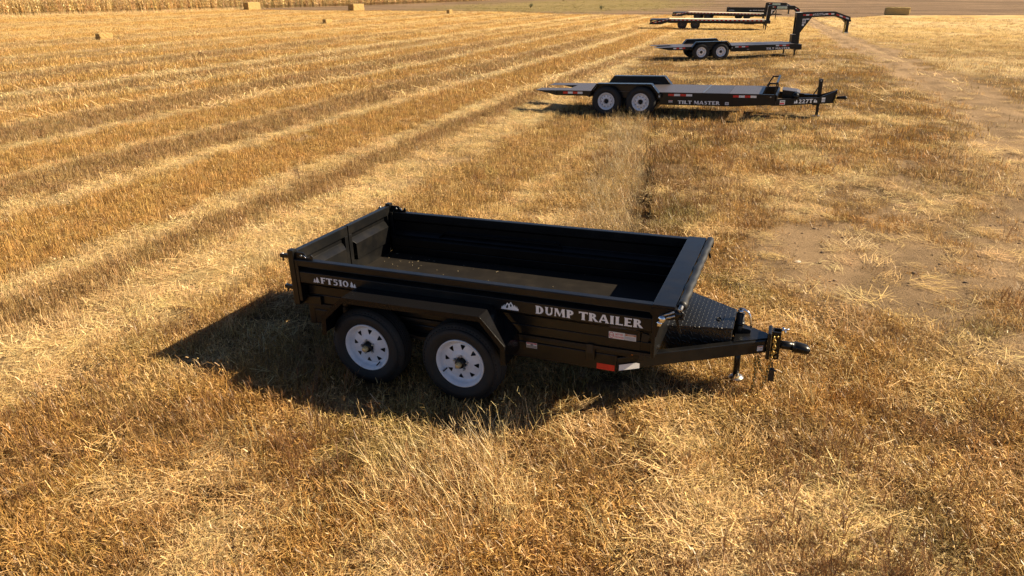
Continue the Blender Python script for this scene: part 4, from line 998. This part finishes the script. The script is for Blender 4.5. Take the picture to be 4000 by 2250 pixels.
# ------------------------------------------------------------------ tilt-deck trailers
def tape(root, segs, y, face=None, slope=0.0):
    """red and white conspicuity tape: list of (x0, x1, z0, z1, colour)"""
    for x0, x1, z0, z1, c in segs:
        rect('red_tape' if c == 'r' else 'white_tape', M['red' if c == 'r' else 'white'], root, x0, x1, y, z0, z1, slope, face)
def alt(x0, x1, n, z0, z1, first='r'):
    o = []; d = (x1-x0)/n
    for i in range(n): o.append((x0+i*d, x0+(i+1)*d, z0, z1, 'rw'[(i+(first == 'w')) % 2]))
    return o
def tilt_trailer(loc, rot, label, goose):
    root = empty('tilt_trailer' if not goose else 'gooseneck_tilt_trailer', loc, rot); tag(root, label, 'trailer')
    B = lambda mb, name, mat='black', bev=.004, parent=root: mb.build(name, M[mat], parent, bev)
    ya, yb = .20, 1.90; xe = 4.05 if not goose else 4.42
    zb = .31 if not goose else .355
    for s in (0, 1):
        Y0, Y1 = (ya, ya+.06) if s == 0 else (yb-.06, yb)
        side = [(-2.10,.628),(-1.48,.495),(-.50,.490),(1.40,.44),(1.42,zb+.01),(1.60,zb),(3.28,zb),(xe+.38 if not goose else xe+.02, zb+.065 if not goose else zb+.06),(xe+.38 if not goose else xe+.02,.618),(-1.45,.618)]
        B(MB().prism(side, Y0, Y1, 'y'), 'frame_rail', 'black', .004)
        prof = [(-.48,.50),(-.45,.62),(-.27,.845),(1.20,.85),(1.40,.625),(1.41,.50)]
        yo = .0 if s == 0 else 2.10; yi = ya+.02 if s == 0 else yb-.02
        f = fender(root, prof, yo, yi, .035)
        q = [(-.44,.62),(-.26,.838),(1.19,.843),(1.38,.625)]
        B(MB().prism(q, *( (ya-.004, ya+.016) if s == 0 else (yb-.016, yb+.004)), 'y'), 'fender_panel', 'black', .002, f)
        for k, xa in enumerate((.0, .915)):
            wheel(root, (xa, (.005 if s == 0 else 2.095), .39), .390, .221, .235, 'round', M['white_rim'], 8, .2*k+.1, s == 1, 'black')
        if s == 0:
            B(MB().box(-.52, -.44, .01, ya, .50, .53).box(1.395, 1.44, .01, ya, .50, .58), 'fender_bracket', 'black', .002)
            rect('clearance_lamp', M['white'], root, 1.40, 1.435, .008, .52, .57)
            B(MB().box(-1.53, -1.48, .16, ya, .53, .625), 'ramp_stop', 'black_dusty', .002)
    for xa in (.0, .915): B(MB().tube([(xa, .2, .39), (xa, 1.9, .39)], .04, 10), 'axle', 'black_dusty', 0)
    for xc in (-1.2, -.3, .45, 1.5, 2.2, 2.9, 3.6): B(MB().box(xc-.03, xc+.03, ya+.06, yb-.06, .50, .60), 'crossmember', 'black_dusty', 0)
    # deck plates, the two tail fingers first
    z0, z1 = .619, .632
    for y0, y1 in ((ya-.01, .72), (1.38, yb+.01)):
        B(MB().prism([(-2.10,z0),(-1.22,z0),(-1.22,z1),(-2.10,z1-.009)], y0, y1, 'y'), 'tail_plate', 'deck_tread', .001)
    splits = [-1.217, -.65, .60, 2.52] + ([3.15, xe+.0] if not goose else [3.20, xe])
    for i in range(len(splits)-1):
        B(MB().box(splits[i]+.004, splits[i+1]-.004, ya-.01, yb+.01, z0, z1-.0012*i), 'deck_plate', 'deck_dark' if i in (2, 3) and i == 3 else 'deck_tread', .001)
    B(MB().box(2.50, 2.535, ya, yb, z1, z1+.008), 'hinge_strip', 'steel', 0)
    tape(root, alt(-1.28, -.72, 4, .545, .600, 'r' if not goose else 'w'), ya-.003)
    tape(root, alt(1.62, 2.24, 4, .538, .592, 'r' if not goose else 'w'), ya-.003)
    tape(root, alt(3.26, 3.90, 4, .533, .588) if not goose else alt(3.52, 4.15, 4, .545, .598, 'w'), ya-.003)
    if not goose:
        lettering('lettering', 'TILT MASTER', M['decal'], root, 1.88, 2.95, ya-.003, .345, .085)
        s = rect('sticker', M['sticker'], root, 1.64, 1.74, ya-.003, .37, .43); rect('sticker_panel', M['grey_print'], s, 1.645, 1.735, ya-.0045, .375, .40); rect('sticker_bar', M['redprint'], s, 1.645, 1.735, ya-.0045, .415, .426)
        s = rect('sticker', M['sticker'], root, 3.08, 3.17, ya-.003, .345, .415); rect('sticker_panel', M['grey_print'], s, 3.095, 3.155, ya-.0045, .36, .40)
        # drawbar: two beams running in to the coupler, gusset plates at the nose
        cy = 1.05
        for s in (-1, 1):
            A = Vector((4.30, cy+s*.79, .43)); E = Vector((5.98, cy+s*.06, .425))
            d = (E-A).normalized(); nn = Vector((0,0,1)).cross(d)
            def pt(x, z, o): k = (x-A.x)/d.x; p = A+d*k+nn*(o*1.0); return (p.x, p.y, z)
            poly = [(4.30,.345),(4.60,.335),(5.98,.350),(5.98,.640),(5.55,.500),(4.30,.505)]
            vs = [pt(x, z, -.03) for x, z in poly]+[pt(x, z, .03) for x, z in poly]; n = len(poly)
            B(MB().add(vs, [tuple(range(n)), tuple(range(2*n-1, n-1, -1))]+[(i, n+i, n+(i+1) % n, (i+1) % n) for i in range(n)]), 'drawbar', 'black', .004)
        dv = Vector((1.68, .73)).normalized(); dv = (dv.x, dv.y); nr = (dv[1], -dv[0])
        def side(x): k = (x-4.30); return (x+nr[0]*.034, .26+k*dv[1]/dv[0]+nr[1]*.034)
        def on(fn, name, x, *args):
            px, py = side(x); return fn(name, px, py, *args)
        px, py = side(4.90); e = empty; 
        lettering('lettering', '<227T>', M['decal'], root, px, px+.66, py, .378, .095, 0.0, dv)
        px, py = side(4.52); s = rect('sticker', M['sticker'], root, px, px+.15, py, .365, .47, 0, dv); rect('sticker_bar', M['redprint'], s, px+.006, px+.13, py-.002, .375, .41, 0, dv); rect('sticker_panel', M['grey_print'], s, px+.03, px+.13, py-.002, .43, .455, 0, dv)
        px, py = side(5.62); s = rect('sticker', M['sticker'], root, px, px+.10, py, .385, .495, 0, dv); rect('sticker_panel', M['grey_print'], s, px+.006, px+.09, py-.002, .43, .45, 0, dv)
        B(MB().box(4.40, 4.46, ya, yb, .46, .60), 'front_beam', 'black', .004)
        B(MB().tube([(4.28, ya-.001, .56), (4.28, ya-.012, .56)], .02, 12), 'tilt_pin', 'steel', 0)
        # front stop frame
        for yq in (ya+.03, yb-.03):
            B(MB().beam((4.07,yq,.63), (4.23,yq,.895), .036, .036).beam((4.21,yq,.88), (4.42,yq,.88), .036, .036).beam((4.40,yq,.88), (4.38,yq,.60), .036, .036), 'stop_brace', 'black', .004)
        B(MB().beam((4.415,ya,.885), (4.415,yb,.885), .055, .055), 'stop_bar', 'black', .004)
        # pump box, winch drum, hand rail
        tb = B(MB().prism([(4.56,.47),(4.56,.66),(4.95,.62),(5.02,.585),(5.02,.47)], .76, 1.36, 'y'), 'tool_box', 'black', .004)
        B(MB().prism([(4.55,.662),(4.55,.674),(4.95,.634),(5.04,.595),(5.03,.588),(4.94,.622)], .75, 1.37, 'y'), 'tool_box_lid', 'deck_tread', .001, tb)
        B(MB().tube([(4.93,.52,.545), (4.93,.66,.545)], .085, 20).box(4.88, 5.0, .54, .60, .46, .56), 'spare_mount', 'black', 0)
        B(MB().box(5.15, 5.50, 1.0, 1.1, .50, .54), 'pump_housing', 'black', .004)
        jk = B(MB().box(5.50, 5.61, 1.0, 1.11, .30, .91), 'drop_leg_jack', 'black', .004)
        B(MB().box(5.515, 5.595, 1.015, 1.095, .02, .31), 'jack_leg', 'black', .003, jk)
        B(MB().box(5.46, 5.65, .97, 1.14, .004, .02), 'jack_foot', 'steel', .002, jk)
        B(MB().beam((5.40,1.02,.29), (5.58,1.02,.30), .05, .03), 'jack_handle', 'black', .002, jk)
        B(MB().beam((5.38,1.05,.50), (5.55,1.05,.78), .03, .03), 'jack_brace', 'black', .002, jk)
        B(MB().tube([(5.555,.998,.87), (5.555,.985,.87)], .016, 10), 'jack_bolt', 'steel', 0, jk)
        cm = B(MB().box(5.98, 6.02, .95, 1.15, .35, .66), 'coupler_mount', 'black', .004)
        B(MB().tube([(6.02,1.05,.47),(6.16,1.05,.47),(6.22,1.05,.475),(6.27,1.05,.465),(6.30,1.05,.46)], [.035,.035,.045,.042,.02], 14), 'coupler', 'black', 0, cm)
        chain('safety_chain', [(6.0,.93,.55),(5.99,.92,.42),(5.97,.91,.30),(5.95,.91,.22)], root, M['gold'], .05, .007)
        chain('safety_chain', [(5.97,.94,.45),(5.96,.93,.34),(5.95,.92,.24)], root, M['gold'], .05, .007)
    else:
        lettering('lettering', 'TILT MASTER', M['decal'], root, 3.08, 4.20, ya-.003, .405, .088)
        rect('sticker', M['grey_print'], root, 2.18, 2.28, ya-.003, .43, .46)
        # riser, neck and coupler post
        B(MB().box(4.42, 4.74, ya, yb, .36, .60), 'front_beam', 'black', .006)
        rs = B(MB().box(4.60, 4.66, .92, .97, .60, 1.955).box(4.60, 4.66, 1.13, 1.18, .60, 1.955).box(4.66, 4.86, .92, 1.18, .36, 1.955).box(4.60, 4.66, .97, 1.13, 1.74, 1.955).box(4.60, 4.66, .97, 1.13, .60, 1.00), 'riser', 'black', .006)
        B(MB().box(4.59, 4.87, .91, 1.19, 1.956, 1.972), 'riser_cap', 'sticker', .003, rs)
        nk = [(4.862,1.950),(6.40,1.965),(7.16,1.70),(7.18,1.58),(6.98,1.46),(6.84,1.60),(6.42,1.765),(5.34,1.735),(4.862,1.06)]
        B(MB().prism(nk, .93, 1.17, 'y'), 'neck_beam', 'black', .006)
        B(MB().box(4.90, 6.38, .95, 1.15, 1.958, 1.968), 'neck_plate', 'black_dusty', .002)
        y = .927
        tape(root, alt(4.90, 5.34, 3, 1.815, 1.875), y); tape(root, alt(5.94, 6.36, 3, 1.83, 1.89, 'w'), y)
        lettering('lettering', '<G227T>', M['decal'], root, 5.36, 5.92, y, 1.81, .095)
        for i in range(4):
            x0 = 6.47+i*.155; rect('red_tape' if i % 2 == 0 else 'white_tape', M['red' if i % 2 == 0 else 'white'], root, x0, x0+.150, y, 1.80-.052*i, 1.86-.052*i, -.35)
        s = rect('sticker', M['sticker'], root, 4.90, 5.06, y, 1.48, 1.68); rect('sticker_panel', M['grey_print'], s, 4.92, 5.03, y-.002, 1.52, 1.64)
        rect('sticker', M['sticker'], root, 5.07, 5.22, y, 1.63, 1.69); rect('sticker', M['sticker'], root, 4.90, 5.0, y, 1.36, 1.46)
        cp = B(MB().box(6.98, 7.14, .95, 1.11, 1.02, 1.62).box(6.96, 7.16, .82, 1.24, 1.50, 1.58), 'coupler_post', 'black', .006)
        B(MB().box(6.95, 7.16, .92, 1.14, .98, 1.03), 'coupler_socket', 'steel', .004, cp)
        B(MB().tube([(7.14,1.03,1.40),(7.24,1.03,1.40)], .012, 8).tube([(7.14,1.03,1.34),(7.22,1.03,1.34)], .012, 8), 'coupler_pin', 'black', 0, cp)
        for k in (0, 1): chain('safety_chain', [(6.97,.90+.06*k,1.55),(6.95-.03*k,.90,1.30),(6.92-.03*k,.90,1.05),(6.93,.90,.97)], root, M['gold'], .06, .009)
        for yq in (.30, 1.70):
            jk = B(MB().box(4.42, 4.51, yq-.05, yq+.05, .30, .60), 'drop_leg_jack', 'black', .003)
            B(MB().box(4.435, 4.495, yq-.035, yq+.035, .05, .30), 'jack_leg', 'black', .002, jk); B(MB().box(4.37, 4.56, yq-.09, yq+.09, .03, .05), 'jack_foot', 'steel', .002, jk)
        b = B(MB().box(4.42, 4.57, .72, 1.00, .64, 1.00), 'battery_box', 'black', .006); B(MB().box(4.41, 4.575, .71, 1.01, 1.001, 1.018), 'battery_box_lid', 'steel', .003, b)
        B(MB().tube([(4.58,.94,1.02),(4.57,.94,1.30)], .02, 8), 'hydraulic_hose', 'vinyl', 0)
    return root
tt = tilt_trailer((-.83, 13.96, 0), (0, -.031, 0), 'black tilt deck trailer with low coupler and white wheels behind the dump trailer', False)
_wheel_meshes = {m for d in _wheel_cache.values() for m in d.values()}
for ch in tt.children_recursive:      # drawbar and front deck are shorter on this trailer
    if ch.data in _wheel_meshes or (ch.parent is not None and ch.parent.data in _wheel_meshes): continue
    for v in ch.data.vertices:
        v.co.x = v.co.x*.985 if v.co.x < 3.28 else 3.231+(v.co.x-3.28)*.871
tilt_trailer((-.62, 30.5, float(height(-.6, 30.5))), (0, -.027, R(22)), 'black tilt deck trailer with tall gooseneck arm and white wheels', True)

# ------------------------------------------------------------------ long deck-over gooseneck trailers
def deckover(loc, rot, label):
    root = empty('gooseneck_flatbed_trailer', loc, rot); tag(root, label, 'trailer')
    B = lambda mb, name, mat='black', bev=.004, parent=root: mb.build(name, M[mat], parent, bev)
    Wd = 2.5; x0, x1 = -1.12, 6.62
    B(MB().box(x0, x1, .02, Wd-.02, .755, .800), 'wooden_deck', 'wood', 0)
    for s in (0, 1):
        Y0, Y1 = (0, .06) if s == 0 else (Wd-.06, Wd)
        B(MB().prism([(-2.66,.36),(-1.72,.37),(-1.10,.56),(x1,.56),(x1,.80),(-1.14,.80),(-2.66,.47)], Y0, Y1, 'y'), 'side_rail', 'black', .004)
        for k, xa in enumerate((.0, 1.065)):
            wheel(root, (xa, (.03 if s == 0 else Wd-.03), .39), .390, .221, .235, 'round', M['dark_rim'], 8, .3*k, s == 1, 'black')
        B(MB().box(-.5, 1.55, (.02 if s == 0 else Wd-.30), (.30 if s == 0 else Wd-.02), .70, .73), 'wheel_cover', 'black', .003)
    for xa in (.0, 1.065): B(MB().tube([(xa, .2, .39), (xa, Wd-.2, .39)], .05, 10), 'axle', 'black_dusty', 0)
    for y in (.75, 1.75): B(MB().box(-1.2, x1, y-.05, y+.05, .46, .75), 'main_beam', 'black', .004)
    for i, xc in enumerate(np.arange(1.9, 6.5, .56)): B(MB().box(xc-.03, xc+.03, .06, Wd-.06, .48, .56), 'crossmember', 'black', 0)
    # tail ramps folded level with the deck, dovetail floor
    for y0, y1 in ((.07, 1.10), (1.40, Wd-.07)):
        r = B(MB().prism([(-2.67,.40),(-2.67,.75),(-1.20,.77),(-1.20,.73),(-2.55,.64)], y0, y1, 'y'), 'tail_ramp', 'black', .004)
        B(MB().box(-1.30, -1.14, y0, y0+.12, .772, .83), 'ramp_hinge', 'steel', .004, r)
    B(MB().box(-2.70, -2.64, .0, Wd, .34, .50), 'rear_bumper', 'black', .004)
    tape(root, alt(-1.08, x1-.1, 44, .708, .752), -.004)
    L = [(-2.42+i*.155, 'rw'[i % 2]) for i in range(8)]
    for i, (xx, c) in enumerate(L): rect('red_tape' if c == 'r' else 'white_tape', M['red' if c == 'r' else 'white'], root, xx, xx+.15, -.004, .465+.034*i, .505+.034*i, .22)
    tb = B(MB().prism([(4.90,.56),(5.00,.44),(5.74,.44),(5.84,.56)], .02, .5, 'y'), 'tool_box', 'black', .004)
    # riser and neck
    rs = B(MB().prism([(6.70,.50),(6.76,1.78),(6.82,1.86),(7.05,1.89),(7.05,1.55),(7.00,1.05),(6.97,.50)], 1.0, 1.5, 'y'), 'riser', 'black', .006)
    vs = MB().add([(6.727,1.06,1.05),(6.727,1.20,1.05),(6.742,1.20,1.50),(6.742,1.06,1.50)], [(0,3,2,1)]); vs.build('sticker', M['sticker'], rs)
    B(MB().box(6.62, 7.0, .2, Wd-.2, .50, .74), 'front_beam', 'black', .004)
    B(MB().prism([(7.03,1.88),(8.76,1.86),(9.22,1.60),(9.25,1.30),(9.06,1.28),(8.76,1.55),(7.40,1.58),(7.03,1.04)], 1.0, 1.5, 'y'), 'neck_beam', 'black', .005)
    yv = .996
    pq = rect('name_plate', M['teal'], root, 7.44, 8.22, yv, 1.63, 1.81)
    flat_polys('plate_print', [[(.04,.09),(.34,.10),(.36,.13),(.05,.12)], [(.42,.03),(.62,.035),(.62,.075),(.44,.07)], [(.10,.045),(.30,.05),(.30,.07),(.10,.065)]], M['green'], pq, 7.44, yv-.003, 1.63)
    tape(root, [(7.08, 7.20, 1.735, 1.775, 'w'), (7.20, 7.32, 1.735, 1.775, 'r')], yv)
    for i, cc in enumerate('wr'): rect('red_tape' if cc == 'r' else 'white_tape', M['red' if cc == 'r' else 'white'], root, 8.86+i*.12, 8.97+i*.12, yv, 1.64-.075*i, 1.70-.075*i, -.5)
    s = rect('sticker', M['sticker'], root, 7.02, 7.12, yv, 1.25, 1.55); rect('sticker', M['sticker'], root, 7.12, 7.28, yv, 1.48, 1.55)
    cp = B(MB().box(9.06, 9.20, 1.17, 1.33, .78, 1.60), 'coupler_post', 'black', .004); B(MB().box(9.03, 9.23, 1.14, 1.36, .72, .78), 'coupler_socket', 'steel', .003, cp)
    chain('safety_chain', [(9.04,1.1,1.35),(9.0,1.1,1.05),(8.98,1.1,.75)], root, M['gold'], .07, .011)
    for yy in (.36, Wd-.36):
        jk = B(MB().box(6.62, 6.76, yy-.06, yy+.06, .30, .62), 'drop_leg_jack', 'black', .003)
        B(MB().box(6.65, 6.73, yy-.04, yy+.04, .03, .30), 'jack_leg', 'black', .002, jk); B(MB().box(6.59, 6.79, yy-.1, yy+.1, .01, .03), 'jack_foot', 'steel', .002, jk)
        B(MB().beam((6.74, yy, .33), (6.86, yy, .30), .05, .05), 'jack_gear', 'black', .002, jk)
    return root
deckover((-6.02, 58.3, 0), (0, 0, R(8)), 'long black gooseneck flatbed trailer with pale deck, the nearer of two')
deckover((-7.48, 77.3, 0), (0, .009, R(1)), 'long black gooseneck flatbed trailer partly hidden behind the nearer flatbed')

def far_dump(loc, rot):
    root = empty('dump_trailer', loc, rot); tag(root, 'distant black dump trailer behind the far gooseneck flatbed', 'trailer')
    B = lambda mb, name, mat='black', bev=.004, parent=root: mb.build(name, M[mat], parent, bev)
    Wd = 2.1
    B(MB().box(-1.25, 3.05, .10, Wd-.10, .72, .75), 'bed_floor', 'floor_steel', 0)
    for s in (0, 1):
        Y = (lambda q: q) if s == 0 else (lambda q: Wd-q)
        poly = [(Y(.03),1.14),(Y(.03),1.10),(Y(.0),1.06),(Y(.0),.86),(Y(.04),.82),(Y(.04),.70),(Y(.06),.70),(Y(.06),1.14)]
        B(MB().prism(poly, -1.25, 3.05, 'x'), 'side_wall', 'black', .003)
        B(MB().box(-1.25, 3.05, min(Y(-.01), Y(.06)), max(Y(-.01), Y(.06)), 1.135, 1.20), 'top_rail', 'black', .004)
        B(MB().box(-1.32, -1.24, min(Y(-.02), Y(.06)), max(Y(-.02), Y(.06)), .70, 1.26), 'tailgate_post', 'black', .004)
        B(MB().box(-1.2, 3.0, min(Y(.08), Y(.16)), max(Y(.08), Y(.16)), .50, .69), 'chassis_rail', 'black', .004)
        fender(root, [(-.55,.50),(-.50,.66),(-.30,.84),(1.20,.84),(1.40,.64),(1.43,.5)], (-.25 if s == 0 else Wd+.25), Y(.03), .05)
        for k, xa in enumerate((.0, .89)): wheel(root, (xa, Y(-.14), .39), .390, .221, .235, 'round', M['dark_rim'], 8, .2*k, s == 1, 'black')
    B(MB().box(-1.30, -1.255, .06, Wd-.06, .72, 1.20), 'tailgate_door', 'black', .004)
    B(MB().box(3.05, 3.10, .0, Wd, .72, 1.20), 'headboard', 'black', .004)
    for s in (-1, 1): B(MB().beam((2.9, Wd/2+s*.85, .55), (4.25, Wd/2+s*.06, .55), .07, .13), 'drawbar', 'black', .003)
    B(MB().tube([(4.20,Wd/2,.55),(4.45,Wd/2,.55),(4.50,Wd/2,.55)], [.05,.05,.02], 10), 'coupler', 'black', 0)
    jk = B(MB().box(3.80, 3.90, Wd/2-.05, Wd/2+.05, .25, .95), 'drop_leg_jack', 'black', .003); B(MB().box(3.82, 3.88, Wd/2-.03, Wd/2+.03, .02, .25), 'jack_leg', 'black', 0, jk)
    lettering('lettering', 'DUMP TRAILER', M['decal'], root, 1.44, 2.62, -.004, .91, .10)
    lettering('lettering', '<FT2>', M['decal'], root, -1.08, -.50, -.004, .90, .085)
    flat_polys('emblem', [[(q[0]*.10, q[1]*.10) for q in p] for p in EMBLEM[1]], M['decal'], root, 1.10, -.004, .90)
    return root
far_dump((-3.55, 80.9, 0), (0, 0, R(2)))

# ------------------------------------------------------------------ bales
def bale(name, loc, size, yaw, label, cat, mat, nt_, rnd_r=.05, seed=0):
    lx, ly, lz = size; root = empty(name, loc, (0, 0, yaw)); tag(root, label, cat)
    bm = bmesh.new(); bmesh.ops.create_cube(bm, size=1.0)
    bmesh.ops.subdivide_edges(bm, edges=bm.edges[:], cuts=11, use_grid_fill=True)
    rs = random.Random(seed); nz = lambda p, k: math.sin(p.x*k*5.1+seed)*math.cos(p.y*k*6.3+1.7*seed)*math.sin(p.z*k*5.7+.3)
    hx, hy, hz = lx/2, ly/2, lz/2
    for v in bm.verts:
        p = Vector((v.co.x*lx, v.co.y*ly, v.co.z*lz)); q = Vector((max(-hx+rnd_r, min(hx-rnd_r, p.x)), max(-hy+rnd_r, min(hy-rnd_r, p.y)), max(-hz+rnd_r, min(hz-rnd_r, p.z))))
        d = p-q
        if d.length > 1e-6: p = q+d.normalized()*rnd_r
        p += (p.normalized())*(.035*nz(p, 1.6/max(lz, .4))+rs.uniform(-.012, .012)*lz*1.6)
        v.co = p+Vector((0, 0, hz))
    me = bpy.data.meshes.new('straw_block'); bm.to_mesh(me); bm.free(); me.materials.append(mat)
    o = bpy.data.objects.new('straw_block', me); COL.objects.link(o); o.parent = root
    for k in range(nt_):
        yy = -hy+ly*(k+1)/(nt_+1); e = .012
        MB().tube([(-hx-e,yy,rnd_r),(-hx-e,yy,lz-rnd_r),(-hx+rnd_r,yy,lz+e),(hx-rnd_r,yy,lz+e),(hx+e,yy,lz-rnd_r),(hx+e,yy,rnd_r)], .010, 5).build('twine', M['twine'], root)
    # loose stalks sticking out
    t = MB()
    for k in range(90):
        a = rs.uniform(-hx, hx); b = rs.uniform(-hy, hy); f = rs.randrange(3); L = rs.uniform(.05, .14)*min(1, lz*1.4)
        p0 = Vector((a, b, lz-.01)) if f == 0 else Vector((a, -hy+.01, rs.uniform(0, lz))) if f == 1 else Vector((hx-.01, b, rs.uniform(0, lz)))
        dd = Vector((rs.uniform(-1, 1), rs.uniform(-1, .6), rs.uniform(-.2, 1))).normalized()*L
        t.beam(p0, p0+dd, .008, .006)
    t.build('loose_straw', mat, root)
    return root
def gz(x, y): return float(height(x, y))
bale('straw_bale', (-40.0, 31.2, gz(-40, 31.2)-.03), (1.0, .5, .44), R(88), 'small straw bale lying alone on the left of the stubble field', 'bale', M['hay'], 2, .05, 1)
bale('straw_bale', (-39.7, 55.8, gz(-39.7, 55.8)-.03), (.85, .48, .46), R(80), 'small straw bale in the middle of the field below the large bale', 'bale', M['hay'], 2, .05, 2)
bale('straw_bale', (-41.9, 86.6, gz(-41.9, 86.6)-.03), (.7, .5, .52), R(80), 'tiny straw bale near the far edge of the stubble, farthest of the small ones', 'bale', M['hay'], 2, .05, 3)
bale('large_straw_bale', (-80.2, 92.0, gz(-80.2, 92.0)-.04), (2.5, 1.2, 1.15), R(83), 'large square straw bale in front of the standing corn', 'bale', M['hay'], 5, .07, 4)
bale('large_straw_bale', (-61.6, 93.8, gz(-61.6, 93.8)-.04), (2.3, 1.25, 1.02), R(78), 'large square straw bale at the edge of the ploughed strip', 'bale', M['hay'], 5, .07, 5)
bale('large_straw_bale', (14.1, 103.2, gz(14.1, 103.2)-.03), (2.9, 1.1, .98), R(-3), 'long rounded straw bale beyond the dirt track on the right', 'bale', M['hay_dark'], 5, .20, 6)

# bent stalk of debris on the stubble
o = MB().tube([(-24.28-.18+.36*t, 23.66+.05*t, gz(-24.3, 23.7)+.05+.16*math.sin(math.pi*min(1, t*1.05)**.7)) for t in [i/10 for i in range(11)]], [.018-.001*i for i in range(11)], 7).build('bent_stick', plain('brown_bark', (.16, .085, .04), .8))
tag(o, 'small bent brown stick arching over the stubble at left', 'stick')

# three low green shrubs beyond the stubble
def shrub(x, y, s, label):
    root = empty('shrub', (x, y, gz(x, y))); tag(root, label, 'shrub')
    rs = random.Random(int(x*10)); lv = MB(); st = MB()
    for k in range(9):
        a = rs.uniform(0, 6.28); e = Vector((math.cos(a)*s*rs.uniform(.2, .8), math.sin(a)*s*rs.uniform(.2, .8), s*rs.uniform(.7, 1.3)))
        st.tube([(0,0,0), tuple(e*.5+Vector((0,0,.05*s))), tuple(e)], [.05*s, .03*s, .01*s], 5)
        for q in range(26):
            p = e*rs.uniform(.45, 1.05)+Vector((rs.gauss(0, .16), rs.gauss(0, .16), rs.gauss(0, .12)))*s
            d = Vector((rs.uniform(-1,1), rs.uniform(-1,1), rs.uniform(-.3,1))).normalized()*.16*s; c = d.cross(Vector((rs.uniform(-1,1), rs.uniform(-1,1), 1))).normalized()*.07*s
            lv.add([p, p+d*.5+c, p+d, p+d*.5-c], [(0,1,2,3)])
    st.build('stems', M['twine'], root); lv.build('foliage', SHR, root)
SHR = plain('shrub_leaves', (.07, .10, .03), .7, 0, .3, 2)
shrub(-41.5, 117, .6, 'small dark green shrub on ploughed ground near the corn')
shrub(-52, 168, .8, 'tiny green shrub farthest off beyond the weedy ground')
shrub(-27.5, 112, .5, 'low green shrub at the near edge of the weedy ground')
